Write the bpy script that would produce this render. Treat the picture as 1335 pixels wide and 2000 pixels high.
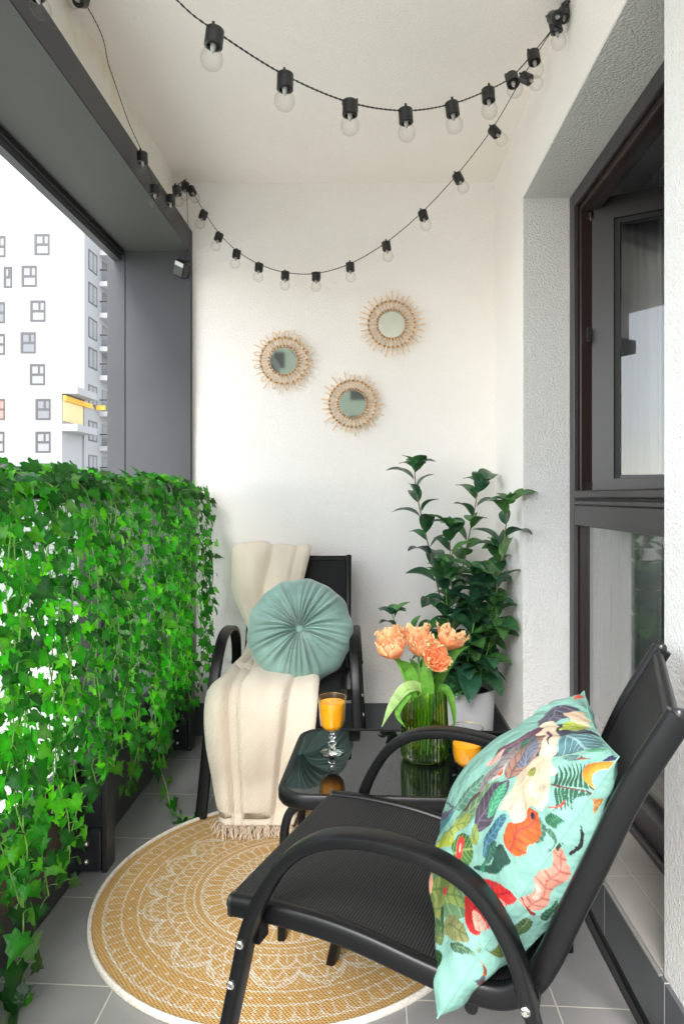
import bpy, math, random
import numpy as np
from mathutils import Vector, Matrix, Euler
random.seed(7); rng = np.random.default_rng(7)
R = math.radians
for o in list(bpy.data.objects): bpy.data.objects.remove(o)
SC = bpy.context.scene
COL = SC.collection
# ------------------------------------------------------------------ camera
EYE = 1.10; FPX = 1320.0; CX = 715.0; CY = 970.0
cd = bpy.data.cameras.new('camera'); cam = bpy.data.objects.new('camera', cd); COL.objects.link(cam)
cam.location = (0, 0, EYE); cam.rotation_euler = (R(90), 0, 0)
cd.sensor_fit = 'VERTICAL'; cd.sensor_height = 36; cd.sensor_width = 24
cd.lens = FPX/2000*36; cd.shift_x = -(CX-667.5)/2000; cd.shift_y = -(1000-CY)/2000
cd.clip_start = 0.02; cd.clip_end = 3000
SC.camera = cam
# ------------------------------------------------------------------ world, sun, exposure
SUN_EL, SUN_AZ = 42.0, -166.0      # azimuth of the sun, clockwise from +Y
w = bpy.data.worlds.new('World'); SC.world = w; w.use_nodes = True
nt = w.node_tree; nt.nodes.clear()
sky = nt.nodes.new('ShaderNodeTexSky'); sky.sky_type = 'NISHITA'; sky.sun_disc = False
sky.sun_elevation = R(SUN_EL); sky.sun_rotation = R(SUN_AZ); sky.air_density = 1.0; sky.dust_density = 0.4; sky.ozone_density = 1.0
hs = nt.nodes.new('ShaderNodeHueSaturation'); hs.inputs['Saturation'].default_value = 0.30
bg = nt.nodes.new('ShaderNodeBackground'); bg.inputs['Strength'].default_value = 0.15
wo = nt.nodes.new('ShaderNodeOutputWorld')
nt.links.new(sky.outputs[0], hs.inputs['Color']); nt.links.new(hs.outputs[0], bg.inputs['Color']); nt.links.new(bg.outputs[0], wo.inputs['Surface'])
sl = bpy.data.lights.new('sun', 'SUN'); sl.energy = 1.4; sl.angle = R(28); sl.color = (1.0, 0.97, 0.93)
so = bpy.data.objects.new('sun', sl); COL.objects.link(so)
_d = Vector((math.sin(R(SUN_AZ))*math.cos(R(SUN_EL)), math.cos(R(SUN_AZ))*math.cos(R(SUN_EL)), math.sin(R(SUN_EL))))
so.rotation_euler = _d.to_track_quat('Z', 'Y').to_euler(); so.location = (-6, -6, 8)
SC.view_settings.view_transform = 'Standard'; SC.view_settings.look = 'None'
SC.view_settings.exposure = 2.2; SC.view_settings.gamma = 1.0
SC.render.engine = 'CYCLES'
SC.cycles.max_bounces = 14; SC.cycles.diffuse_bounces = 6; SC.cycles.glossy_bounces = 5
SC.cycles.transmission_bounces = 10; SC.cycles.transparent_max_bounces = 40
SC.cycles.sample_clamp_indirect = 6.0

def at(x, y, Y):
    """point of the place that lies at depth Y behind photo pixel (x, y)"""
    return Vector(((x-CX)/FPX*Y, Y, EYE-(y-CY)/FPX*Y))

# ------------------------------------------------------------------ materials
def new_mat(name):
    m = bpy.data.materials.new(name); m.use_nodes = True
    return m, m.node_tree.nodes, m.node_tree.links, m.node_tree.nodes['Principled BSDF']
def mat(name, col, rough=.5, metal=0, spec=.5, noise=None, bump=None, attr=None, coat=0, ior=None, sheen=0):
    """noise=(scale, amount): colour mottling; bump=(scale, distance, detail[, second scale])"""
    m, n, l, b = new_mat(name)
    b.inputs['Base Color'].default_value = (*col, 1); b.inputs['Roughness'].default_value = rough
    b.inputs['Metallic'].default_value = metal; b.inputs['Specular IOR Level'].default_value = spec
    b.inputs['Coat Weight'].default_value = coat; b.inputs['Coat Roughness'].default_value = .03
    b.inputs['Sheen Weight'].default_value = sheen; b.inputs['Sheen Roughness'].default_value = .4
    if ior: b.inputs['IOR'].default_value = ior
    tc = n.new('ShaderNodeTexCoord')
    src = None
    if attr:
        a = n.new('ShaderNodeAttribute'); a.attribute_name = attr; src = a.outputs['Color']
        l.new(src, b.inputs['Base Color'])
    if noise:
        t = n.new('ShaderNodeTexNoise'); t.inputs['Scale'].default_value = noise[0]; t.inputs['Detail'].default_value = 6
        l.new(tc.outputs['Object'], t.inputs['Vector'])
        mr = n.new('ShaderNodeMapRange'); mr.inputs['From Min'].default_value = .3; mr.inputs['From Max'].default_value = .7
        mr.inputs['To Min'].default_value = 1-noise[1]; mr.inputs['To Max'].default_value = 1+noise[1]
        l.new(t.outputs['Fac'], mr.inputs['Value'])
        mx = n.new('ShaderNodeVectorMath'); mx.operation = 'SCALE'
        if src: l.new(src, mx.inputs[0])
        else: mx.inputs[0].default_value = col
        l.new(mr.outputs[0], mx.inputs['Scale']); l.new(mx.outputs[0], b.inputs['Base Color'])
    if bump:
        t = n.new('ShaderNodeTexNoise'); t.inputs['Scale'].default_value = bump[0]; t.inputs['Detail'].default_value = bump[2]
        l.new(tc.outputs['Object'], t.inputs['Vector'])
        bp = n.new('ShaderNodeBump'); bp.inputs['Distance'].default_value = bump[1]; bp.inputs['Strength'].default_value = 1
        l.new(t.outputs['Fac'], bp.inputs['Height']); l.new(bp.outputs[0], b.inputs['Normal'])
    return m
def plaster(name, col, grain=150, dist=.004, stain=None):
    m, n, l, b = new_mat(name)
    b.inputs['Roughness'].default_value = .95; b.inputs['Specular IOR Level'].default_value = .15
    g = n.new('ShaderNodeNewGeometry')
    v = n.new('ShaderNodeTexNoise'); v.inputs['Scale'].default_value = grain; v.inputs['Detail'].default_value = 3; v.inputs['Roughness'].default_value = .6
    l.new(g.outputs['Position'], v.inputs['Vector'])
    bp = n.new('ShaderNodeBump'); bp.inputs['Distance'].default_value = dist; bp.inputs['Strength'].default_value = 1
    l.new(v.outputs['Fac'], bp.inputs['Height']); l.new(bp.outputs[0], b.inputs['Normal'])
    t = n.new('ShaderNodeTexNoise'); t.inputs['Scale'].default_value = 2.2; t.inputs['Detail'].default_value = 7
    l.new(g.outputs['Position'], t.inputs['Vector'])
    mr = n.new('ShaderNodeMapRange'); mr.inputs['From Min'].default_value = .3; mr.inputs['From Max'].default_value = .75
    mr.inputs['To Min'].default_value = 0; mr.inputs['To Max'].default_value = 1
    l.new(t.outputs['Fac'], mr.inputs['Value'])
    mx = n.new('ShaderNodeMix'); mx.data_type = 'RGBA'
    mx.inputs[6].default_value = (*col, 1); mx.inputs[7].default_value = (col[0]*.97, col[1]*.955, col[2]*.93, 1)
    l.new(mr.outputs[0], mx.inputs[0]); out = mx.outputs[2]
    if stain:                                   # rusty damp mark: centre, radii
        (sx, sy, sz), (rx, ry, rz), sc = stain
        sub = n.new('ShaderNodeVectorMath'); sub.operation = 'SUBTRACT'; sub.inputs[1].default_value = (sx, sy, sz); l.new(g.outputs['Position'], sub.inputs[0])
        dv = n.new('ShaderNodeVectorMath'); dv.operation = 'DIVIDE'; dv.inputs[1].default_value = (rx, ry, rz); l.new(sub.outputs[0], dv.inputs[0])
        ln = n.new('ShaderNodeVectorMath'); ln.operation = 'LENGTH'; l.new(dv.outputs[0], ln.inputs[0])
        t2 = n.new('ShaderNodeTexNoise'); t2.inputs['Scale'].default_value = 14; t2.inputs['Detail'].default_value = 8; l.new(g.outputs['Position'], t2.inputs['Vector'])
        ad = n.new('ShaderNodeMath'); ad.operation = 'MULTIPLY_ADD'; ad.inputs[1].default_value = 2.2; l.new(t2.outputs['Fac'], ad.inputs[0]); l.new(ln.outputs['Value'], ad.inputs[2])
        m2 = n.new('ShaderNodeMapRange'); m2.inputs['From Min'].default_value = 1.1; m2.inputs['From Max'].default_value = 2.0; m2.inputs['To Min'].default_value = .55; m2.inputs['To Max'].default_value = 0
        l.new(ad.outputs[0], m2.inputs['Value'])
        mz = n.new('ShaderNodeMix'); mz.data_type = 'RGBA'; mz.inputs[7].default_value = (*sc, 1); l.new(m2.outputs[0], mz.inputs[0]); l.new(out, mz.inputs[6]); out = mz.outputs[2]
    l.new(out, b.inputs['Base Color'])
    return m
def thin_glass(name, tint=(1, 1, 1), ior=1.45, gain=1.0, rough=0.0, edge=None, bump=None):
    """clear sheet: light passes with a tint, the rest mirrors by Fresnel"""
    m = bpy.data.materials.new(name); m.use_nodes = True
    n, l = m.node_tree.nodes, m.node_tree.links; n.clear()
    o = n.new('ShaderNodeOutputMaterial'); mx = n.new('ShaderNodeMixShader')
    tr = n.new('ShaderNodeBsdfTransparent'); tr.inputs[0].default_value = (*tint, 1)
    gl = n.new('ShaderNodeBsdfGlossy'); gl.inputs['Roughness'].default_value = rough; gl.inputs[0].default_value = (1, 1, 1, 1)
    g = n.new('ShaderNodeNewGeometry'); dt = n.new('ShaderNodeVectorMath'); dt.operation = 'DOT_PRODUCT'
    l.new(g.outputs['Normal'], dt.inputs[0]); l.new(g.outputs['Incoming'], dt.inputs[1])
    def mt(op, x, y):
        q = n.new('ShaderNodeMath'); q.operation = op
        for i_, v_ in ((0, x), (1, y)):
            if isinstance(v_, (int, float)): q.inputs[i_].default_value = v_
            elif v_ is not None: l.new(v_, q.inputs[i_])
        return q.outputs[0]
    f0 = ((ior-1)/(ior+1))**2
    fr_ = mt('ADD', mt('MULTIPLY', mt('POWER', mt('SUBTRACT', 1.0, mt('ABSOLUTE', dt.outputs['Value'], None)), 5.0), 1-f0), f0)
    mu = n.new('ShaderNodeMath'); mu.operation = 'MULTIPLY'; mu.inputs[1].default_value = gain; mu.use_clamp = True
    l.new(fr_, mu.inputs[0]); l.new(mu.outputs[0], mx.inputs[0]); l.new(tr.outputs[0], mx.inputs[1]); l.new(gl.outputs[0], mx.inputs[2]); l.new(mx.outputs[0], o.inputs[0])
    if edge:
        lw = n.new('ShaderNodeLayerWeight'); lw.inputs['Blend'].default_value = .35
        mc = n.new('ShaderNodeMix'); mc.data_type = 'RGBA'; mc.inputs[6].default_value = (*tint, 1); mc.inputs[7].default_value = (*edge, 1)
        l.new(lw.outputs['Facing'], mc.inputs[0]); l.new(mc.outputs[2], tr.inputs[0])
    return m
def leaf_mat(name, trans, tcol, rough=.35, spec=.5, tint_from='leaf_tint', vein=None):
    """leaf: reflects its own colour (attribute) and lets light through"""
    m, n, l, b = new_mat(name)
    a = n.new('ShaderNodeAttribute'); a.attribute_name = tint_from
    l.new(a.outputs['Color'], b.inputs['Base Color']); b.inputs['Roughness'].default_value = rough; b.inputs['Specular IOR Level'].default_value = spec
    t = n.new('ShaderNodeBsdfTranslucent')
    mu = n.new('ShaderNodeMix'); mu.data_type = 'RGBA'; mu.blend_type = 'MULTIPLY'; mu.inputs[0].default_value = 1
    l.new(a.outputs['Color'], mu.inputs[6]); mu.inputs[7].default_value = (*tcol, 1); l.new(mu.outputs[2], t.inputs[0])
    mx = n.new('ShaderNodeMixShader'); mx.inputs[0].default_value = trans
    l.new(b.outputs[0], mx.inputs[1]); l.new(t.outputs[0], mx.inputs[2]); l.new(mx.outputs[0], n['Material Output'].inputs[0])
    tc = n.new('ShaderNodeTexCoord'); no = n.new('ShaderNodeTexNoise'); no.inputs['Scale'].default_value = 90; l.new(tc.outputs['Object'], no.inputs['Vector'])
    bp = n.new('ShaderNodeBump'); bp.inputs['Distance'].default_value = .003; l.new(no.outputs['Fac'], bp.inputs['Height']); l.new(bp.outputs[0], b.inputs['Normal'])
    return m
def weave(name, col, col2, scale, dist, rough=.8, attr=None, rot=0, sheen=0, twill=False):
    """cloth: two crossing thread directions in the mesh's UV, as bump and slight colour change"""
    m, n, l, b = new_mat(name)
    b.inputs['Roughness'].default_value = rough; b.inputs['Specular IOR Level'].default_value = .25
    b.inputs['Sheen Weight'].default_value = sheen
    uv = n.new('ShaderNodeUVMap'); mp = n.new('ShaderNodeMapping'); mp.inputs['Rotation'].default_value = (0, 0, rot); l.new(uv.outputs[0], mp.inputs['Vector'])
    outs = []
    for ax in ('X', 'Y'):
        wv = n.new('ShaderNodeTexWave'); wv.wave_type = 'BANDS'; wv.bands_direction = ax if not twill or ax == 'X' else 'DIAGONAL'
        wv.inputs['Scale'].default_value = scale*(1 if ax == 'X' else .8); wv.inputs['Distortion'].default_value = .6; wv.inputs['Detail'].default_value = 1
        l.new(mp.outputs[0], wv.inputs['Vector']); outs.append(wv.outputs['Fac'])
    mu = n.new('ShaderNodeMath'); mu.operation = 'MULTIPLY'; l.new(outs[0], mu.inputs[0]); l.new(outs[1], mu.inputs[1])
    bp = n.new('ShaderNodeBump'); bp.inputs['Distance'].default_value = dist; bp.inputs['Strength'].default_value = 1; l.new(mu.outputs[0], bp.inputs['Height']); l.new(bp.outputs[0], b.inputs['Normal'])
    mx = n.new('ShaderNodeMix'); mx.data_type = 'RGBA'; l.new(mu.outputs[0], mx.inputs[0])
    if attr:
        a = n.new('ShaderNodeAttribute'); a.attribute_name = attr
        dk = n.new('ShaderNodeVectorMath'); dk.operation = 'SCALE'; dk.inputs['Scale'].default_value = .8; l.new(a.outputs['Color'], dk.inputs[0])
        l.new(dk.outputs[0], mx.inputs[6]); l.new(a.outputs['Color'], mx.inputs[7])
    else:
        mx.inputs[6].default_value = (*col2, 1); mx.inputs[7].default_value = (*col, 1)
    l.new(mx.outputs[2], b.inputs['Base Color'])
    return m
M = {}
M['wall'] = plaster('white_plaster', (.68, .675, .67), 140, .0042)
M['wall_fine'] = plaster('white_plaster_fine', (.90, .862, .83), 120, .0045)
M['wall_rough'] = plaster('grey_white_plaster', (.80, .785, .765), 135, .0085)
M['ceiling'] = plaster('ceiling_plaster', (.96, .905, .86), 130, .0035)
M['band'] = plaster('band_plaster', (.82, .80, .73), 150, .004, (at(240, 125, 2.2), (.12, .45, .12), (.70, .50, .22)))
M['anthracite'] = mat('anthracite_sheet', (.068, .069, .073), .5, .0, .18, (3, .07), (500, .0002, 2))
M['beam_under'] = mat('grey_painted_sheet', (.085, .087, .078), .6, 0, .15, (4, .05))
M['black_metal'] = mat('black_powder_coat', (.004, .004, .0045), .34, 0, .28, None, (900, .00015, 2))
M['rail_metal'] = mat('railing_paint', (.022, .022, .025), .3, 0, .5)
M['steel'] = mat('steel', (.62, .6, .56), .22, 1)
M['frame'] = mat('window_frame_grey', (.042, .037, .039), .38, 0, .5)
M['frame_in'] = mat('window_frame_brown', (.026, .014, .012), .35, 0, .5)
M['gasket'] = mat('rubber_gasket', (.01, .01, .01), .6)
M['pane'] = thin_glass('window_glass', (.90, .91, .90), 1.5, 1.9)
M['sash_pane'] = thin_glass('sash_glass', (.90, .91, .90), 1.5, 1.0)
M['rail_glass'] = thin_glass('railing_glass', (.9, .93, .9), 1.45, 1.2)
M['socket'] = mat('black_plastic', (.012, .012, .012), .3)
M['bulb'] = thin_glass('bulb_glass', (.985, .985, .98), 1.38, .32, .0, (.84, .84, .82))
M['wire'] = mat('black_cable', (.008, .008, .008), .5)
M['drink'] = thin_glass('drinking_glass', (.97, .98, .98), 1.5, 1.6, 0, (.70, .72, .72))
M['glass_solid'] = mat('solid_glass', (1, 1, 1), 0, 0, .5); _b = M['glass_solid'].node_tree.nodes['Principled BSDF']; _b.inputs['Transmission Weight'].default_value = 1; _b.inputs['IOR'].default_value = 1.5
M['juice'] = mat('orange_juice', (.92, .38, .008), .35, 0, .4); _b = M['juice'].node_tree.nodes['Principled BSDF']; _b.inputs['Subsurface Weight'].default_value = .4; _b.inputs['Subsurface Radius'].default_value = (.02, .01, .002)
M['gold'] = mat('gilt_rim', (.8, .55, .2), .25, 1)
M['table_glass'] = mat('black_table_glass', (.004, .004, .0045), .015, 0, .5, None, None, None, 0, 1.62)
M['vase'] = thin_glass('green_glass', (.80, .89, .45), 1.5, 1.8, .02, (.14, .24, .03))
M['water'] = thin_glass('vase_water', (.80, .88, .55), 1.33, 1.0)
M['rattan'] = mat('rattan', (.78, .56, .35), .55, 0, .4, (60, .2))
M['rattan_dark'] = mat('rattan_binding', (.30, .17, .09), .6, 0, .3, (90, .3))
M['mirror'] = mat('mirror_glass', (.55, .585, .51), .03, 1)
M['pot'] = mat('pot_ceramic', (.50, .50, .51), .55, 0, .4, (8, .06), (60, .0006, 5))
M['soil'] = mat('soil', (.02, .014, .01), .95, 0, .2, (60, .5), (80, .01, 5))
M['bark'] = mat('shrub_stem', (.20, .16, .10), .7, 0, .3, (40, .25))
M['greenstem'] = mat('green_stem', (.13, .30, .04), .45, 0, .4, (40, .15))
M['ivy_stem'] = mat('ivy_stem', (.15, .33, .06), .5, 0, .4, (40, .25))
M['ivy'] = leaf_mat('ivy_leaf', .45, (3.0, 3.9, 1.0), .3)
M['shrub'] = leaf_mat('shrub_leaf', .12, (1.2, 1.6, .8), .22, .6)
M['tulip_leaf'] = leaf_mat('tulip_leaf', .35, (1.4, 1.5, .8), .4)
M['petal'] = leaf_mat('tulip_petal', .35, (1.1, 1.0, .9), .5, .3)
M['velvet'] = mat('mint_velvet', (.235, .37, .33), .6, 0, .2, (9, .22), (350, .0008, 3), None, 0, None, .55)
M['blanket'] = weave('cream_twill', (.92, .82, .69), (.76, .65, .52), 62, .0022, .95, None, .6, .3)
M['fringe'] = mat('fringe_yarn', (.66, .53, .40), .95, 0, .1, (200, .3))
M['sling'] = weave('black_sling_mesh', (.042, .042, .045), (.003, .003, .003), 78, .0018, .5)
M['print'] = mat('printed_cotton', (.5, .7, .6), .65, 0, .3, (9, .10), (16, .020, 3), 'print')
M['rug'] = weave('rug_weave', (0, 0, 0), (0, 0, 0), 56, .002, .95, 'print', .9)
M['rugedge'] = mat('rug_edge', (.72, .66, .58), .95, 0, .1, (120, .15), (200, .003, 3))
M['facade'] = mat('white_render', (.27, .275, .28), .9, 0, .2)
M['facade_grey'] = mat('grey_render', (.33, .34, .35), .9, 0, .2)
M['yellow'] = mat('yellow_render', (.62, .36, .07), .9, 0, .2)
M['facade_slab'] = mat('slab_render', (.42, .42, .43), .9, 0, .2)
M['far_dark'] = mat('far_door', (.10, .10, .11), .5)
M['cream'] = mat('cream_render', (.60, .47, .26), .9, 0, .2)
M['facade_glass'] = mat('far_window_glass', (.10, .105, .115), .25, 0, .6)
M['facade_frame'] = mat('far_window_frame', (.045, .042, .045), .5)
M['far_rail'] = thin_glass('far_balcony_glass', (.80, .82, .82), 1.5, 2.5)
M['room'] = mat('room_paint', (.55, .55, .56), .9, 0, .2)
M['curtain'] = mat('white_curtain', (.72, .72, .74), .9, 0, .1, None, (300, .0005, 2))
M['room_floor'] = mat('room_floor', (.22, .16, .11), .5)
def tiles(name, col, sh, off, planar='XY', size=.325, rough=.34, mortar=(.50, .47, .42)):
    m, n, l, b = new_mat(name)
    g = n.new('ShaderNodeNewGeometry'); sp = n.new('ShaderNodeSeparateXYZ'); l.new(g.outputs['Position'], sp.inputs[0])
    cb = n.new('ShaderNodeCombineXYZ')
    l.new(sp.outputs[planar[0]], cb.inputs[0])
    ma = n.new('ShaderNodeMath'); ma.operation = 'MULTIPLY_ADD'; ma.inputs[1].default_value = sh; l.new(sp.outputs[planar[0]], ma.inputs[0]); l.new(sp.outputs[planar[1]], ma.inputs[2]); l.new(ma.outputs[0], cb.inputs[1])
    ad = n.new('ShaderNodeVectorMath'); ad.operation = 'ADD'; ad.inputs[1].default_value = (off[0], off[1], 0); l.new(cb.outputs[0], ad.inputs[0])
    br = n.new('ShaderNodeTexBrick'); br.offset = 0; br.squash = 1; br.inputs['Scale'].default_value = 1
    br.inputs['Brick Width'].default_value = size; br.inputs['Row Height'].default_value = size if planar != 'YZ' else 5; br.inputs['Mortar Size'].default_value = .0022; br.inputs['Mortar Smooth'].default_value = .25
    br.inputs['Color1'].default_value = (*col, 1); br.inputs['Color2'].default_value = (*(c*1.14 for c in col), 1); br.inputs['Mortar'].default_value = (*mortar, 1)
    l.new(ad.outputs[0], br.inputs['Vector'])
    no = n.new('ShaderNodeTexNoise'); no.inputs['Scale'].default_value = 5; no.inputs['Detail'].default_value = 8; l.new(g.outputs['Position'], no.inputs['Vector'])
    mr = n.new('ShaderNodeMapRange'); mr.inputs['To Min'].default_value = .70; mr.inputs['To Max'].default_value = 1.26; l.new(no.outputs['Fac'], mr.inputs['Value'])
    sc = n.new('ShaderNodeVectorMath'); sc.operation = 'SCALE'; l.new(br.outputs['Color'], sc.inputs[0]); l.new(mr.outputs[0], sc.inputs['Scale']); l.new(sc.outputs[0], b.inputs['Base Color'])
    m2 = n.new('ShaderNodeMapRange'); m2.inputs['To Min'].default_value = rough-.06; m2.inputs['To Max'].default_value = rough+.14; l.new(no.outputs['Fac'], m2.inputs['Value']); l.new(m2.outputs[0], b.inputs['Roughness'])
    iv = n.new('ShaderNodeMath'); iv.operation = 'SUBTRACT'; iv.inputs[0].default_value = 1; l.new(br.outputs['Fac'], iv.inputs[1])
    bp = n.new('ShaderNodeBump'); bp.inputs['Distance'].default_value = .0025; l.new(iv.outputs[0], bp.inputs['Height']); l.new(bp.outputs[0], b.inputs['Normal'])
    return m
M['floor'] = tiles('grey_floor_tiles', (.215, .208, .203), .06, (.565+.325*4, .348+.325*6-.24+.034))
M['sill'] = tiles('grey_sill_tiles', (.34, .315, .29), 0, (.0, .021+.325*6), 'XY', .333)
M['skirt'] = tiles('grey_skirting_tiles', (.085, .087, .093), 0, (.013+.333*6, 1), 'YZ', .333)



# ------------------------------------------------------------------ mesh helpers
def spline(pts, n=8, closed=False):
    P = [Vector(p) for p in pts]; out = []
    m = len(P)
    for i in range(m-1 if not closed else m):
        p0 = P[i-1] if (i > 0 or closed) else P[0]*2-P[1]
        p1 = P[i]; p2 = P[(i+1) % m]
        p3 = P[(i+2) % m] if (i+2 < m or closed) else P[-1]*2-P[-2]
        for k in range(n):
            t = k/n; t2 = t*t; t3 = t2*t
            out.append(.5*((2*p1)+(p2-p0)*t+(2*p0-5*p1+4*p2-p3)*t2+(3*p1-p0-3*p2+p3)*t3))
    if not closed: out.append(P[-1].copy())
    return out
class MB:
    def __init__(s): s.v = []; s.f = []; s.uv = None; s.mi = []
    def add(s, vs, fs):
        b = len(s.v); s.v.extend([tuple(q) for q in vs]); s.f.extend([tuple(b+i for i in q) for q in fs]); return s
    def box(s, lo, hi, bev=0):
        x0, y0, z0 = lo; x1, y1, z1 = hi
        if bev <= 0:
            return s.add([(x0,y0,z0),(x1,y0,z0),(x1,y1,z0),(x0,y1,z0),(x0,y0,z1),(x1,y0,z1),(x1,y1,z1),(x0,y1,z1)],
                  [(0,3,2,1),(4,5,6,7),(0,1,5,4),(1,2,6,5),(2,3,7,6),(3,0,4,7)])
        c = bev; vs = []; 
        for z, ins in ((z0, c), (z0+c, 0), (z1-c, 0), (z1, c)):
            a0, a1, b0, b1 = x0+ins, x1-ins, y0+ins, y1-ins; k = c
            vs += [(a0+k,b0,z),(a1-k,b0,z),(a1,b0+k,z),(a1,b1-k,z),(a1-k,b1,z),(a0+k,b1,z),(a0,b1-k,z),(a0,b0+k,z)]
        fs = [tuple(range(7,-1,-1)), tuple(range(24,32))]
        for r in range(3):
            for i in range(8): j = (i+1) % 8; fs.append((r*8+i, r*8+j, r*8+8+j, r*8+8+i))
        return s.add(vs, fs)
    def sweep(s, path, w, t=None, side=(0,0,1), seg=12, cap=True, power=.6, radii=None):
        """tube with a rounded-flat section: w across `side`, t across the other way"""
        t = w if t is None else t
        P = [Vector(p) for p in path]; n = len(P); side = Vector(side); vs = []; prev = None
        for i, p in enumerate(P):
            tg = (P[min(i+1,n-1)]-P[max(i-1,0)])
            if tg.length < 1e-9: tg = Vector((0,0,1))
            tg.normalize()
            a = (side if prev is None or True else prev); a = a - tg*a.dot(tg)
            if a.length < .05: a = (prev if prev is not None else tg.orthogonal()); a = a-tg*a.dot(tg)
            a.normalize(); prev = a; b = tg.cross(a); k = radii[i] if radii is not None else 1
            for j in range(seg):
                th = 2*math.pi*j/seg; c, q = math.cos(th), math.sin(th)
                ca = math.copysign(abs(c)**power, c); sa = math.copysign(abs(q)**power, q)
                vs.append(p+a*(ca*w/2*k)+b*(sa*t/2*k))
        fs = [(i*seg+j, i*seg+(j+1)%seg, (i+1)*seg+(j+1)%seg, (i+1)*seg+j) for i in range(n-1) for j in range(seg)]
        if cap: fs += [tuple(range(seg-1,-1,-1)), tuple(range((n-1)*seg, n*seg))]
        return s.add(vs, fs)
    def tube(s, path, r, seg=8, radii=None, side=(.31,.2,.93), cap=True): return s.sweep(path, 2*r, 2*r, side, seg, cap, 1.0, radii)
    def lathe(s, prof, c=(0,0,0), seg=32, close=False, rfun=None):
        cx, cy, cz = c; vs = []
        for r, z in prof:
            for j in range(seg):
                th = 2*math.pi*j/seg; rr = r if rfun is None else r*rfun(th, z)
                vs.append((cx+rr*math.cos(th), cy+rr*math.sin(th), cz+z))
        n = len(prof)
        fs = [(i*seg+j, i*seg+(j+1)%seg, (i+1)*seg+(j+1)%seg, (i+1)*seg+j) for i in range(n-1) for j in range(seg)]
        if close: fs += [tuple(range(seg-1,-1,-1)), tuple(range((n-1)*seg, n*seg))]
        return s.add(vs, fs)
    def grid(s, G, wrap=False):
        """G: array (rows, cols, 3)"""
        nr, nc, _ = G.shape
        fs = []
        for i in range(nr-1):
            for j in range(nc if wrap else nc-1):
                k = (j+1) % nc; fs.append((i*nc+j, i*nc+k, (i+1)*nc+k, (i+1)*nc+j))
        return s.add(G.reshape(-1,3), fs)
    def build(s, name, m, parent=None, local=False, smooth=40, colors=None, cname='print', uvs=None, base=False, tag_=None, solid=0, mats=None):
        V = np.array(s.v, dtype=float)
        lo, hi = V.min(0), V.max(0); o = (lo+hi)/2
        if parent is None: o[2] = lo[2]
        me = bpy.data.meshes.new(name)
        me.from_pydata((V-o).tolist(), [], s.f)
        me.materials.append(m)
        for mm in (mats or []): me.materials.append(mm)
        if s.mi: me.polygons.foreach_set('material_index', s.mi)
        if smooth:
            me.polygons.foreach_set('use_smooth', [True]*len(me.polygons))
            if smooth < 180: me.set_sharp_from_angle(angle=R(smooth))
        if colors is not None:
            ca = me.color_attributes.new(cname, 'FLOAT_COLOR', 'POINT'); C4 = np.ones((len(V), 4)); C4[:, :3] = colors
            ca.data.foreach_set('color', C4.ravel())
        if uvs is not None:
            ul = me.uv_layers.new(name='UVMap'); li = np.zeros(len(me.loops), dtype=np.int32); me.loops.foreach_get('vertex_index', li)
            ul.data.foreach_set('uv', np.asarray(uvs)[li].ravel())
        me.update()
        ob = bpy.data.objects.new(name, me); COL.objects.link(ob)
        if parent is not None:
            ob.parent = parent
            ob.location = (Vector(o)-(Vector(parent.location) if parent.parent is not None else Vector())) if local else Vector(o)-wloc(parent)
        else: ob.location = o
        if solid:
            md = ob.modifiers.new('thickness', 'SOLIDIFY'); md.thickness = solid; md.offset = -1
        return ob
def wloc(o):
    p = Vector(o.location)
    while o.parent is not None: o = o.parent; p += Vector(o.location)
    return p
def thing(name, label, cat, loc=(0,0,0), rotz=0, group=None):
    o = bpy.data.objects.new(name, None); o.empty_display_size = .05; COL.objects.link(o)
    o.location = loc; o.rotation_euler = (0,0,rotz); return tag(o, label, cat, group)
def tag(o, label=None, cat=None, group=None, kind=None):
    if label: o['label'] = label
    if cat: o['category'] = cat
    if group: o['group'] = group
    if kind: o['kind'] = kind
    return o
def bx(name, m, lo, hi, parent=None, bev=0, **k):
    return MB().box(lo, hi, bev).build(name, m, parent, **k)

# ------------------------------------------------------------------ the balcony shell
XW, YB, HC = .59, 3.115, 2.547          # right wall, back wall, ceiling
Y0, Y1 = 1.34, 2.553                    # window opening
SH = .15                                # skirting height
LT = 2.231                              # lintel
YE = -.1                               # end of the balcony behind the viewer
tag(bx('floor', M['floor'], (-.90, YE, -.16), (1.6, YB+.2, 0)), kind='structure')
tag(bx('ground', mat('pale_paving', (.50, .50, .46), .9, 0, .2, (.3, .2)), (-400, -300, -9.2), (300, 400, -9)), kind='structure')
tag(bx('ceiling', M['ceiling'], (-1.14, YE, HC), (1.0, YB+.2, HC+.2)), 'cream plastered ceiling of the balcony above the string lights', 'ceiling')
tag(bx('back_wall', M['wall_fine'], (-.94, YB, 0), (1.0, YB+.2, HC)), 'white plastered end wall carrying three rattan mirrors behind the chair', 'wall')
b = MB().box((XW, Y1, 0), (.84, YB, HC))
rw = tag(b.build('side_wall', M['wall_fine']), 'narrow white wall with grey reveal between plant and window', 'wall')
# reveals are plastered coarser and greyer: thin skins standing on the wall ends
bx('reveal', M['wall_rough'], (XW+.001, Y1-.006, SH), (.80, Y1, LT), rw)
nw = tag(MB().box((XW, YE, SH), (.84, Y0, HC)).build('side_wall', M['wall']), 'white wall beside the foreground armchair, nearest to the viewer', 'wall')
lw_ = tag(MB().box((XW, Y0, LT), (.84, Y1, HC)).build('lintel_wall', M['wall_fine']), 'white wall strip above the window with grey plastered underside', 'wall')
bx('soffit', M['wall_rough'], (XW+.001, Y0, LT-.006), (.80, Y1, LT), lw_)
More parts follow.
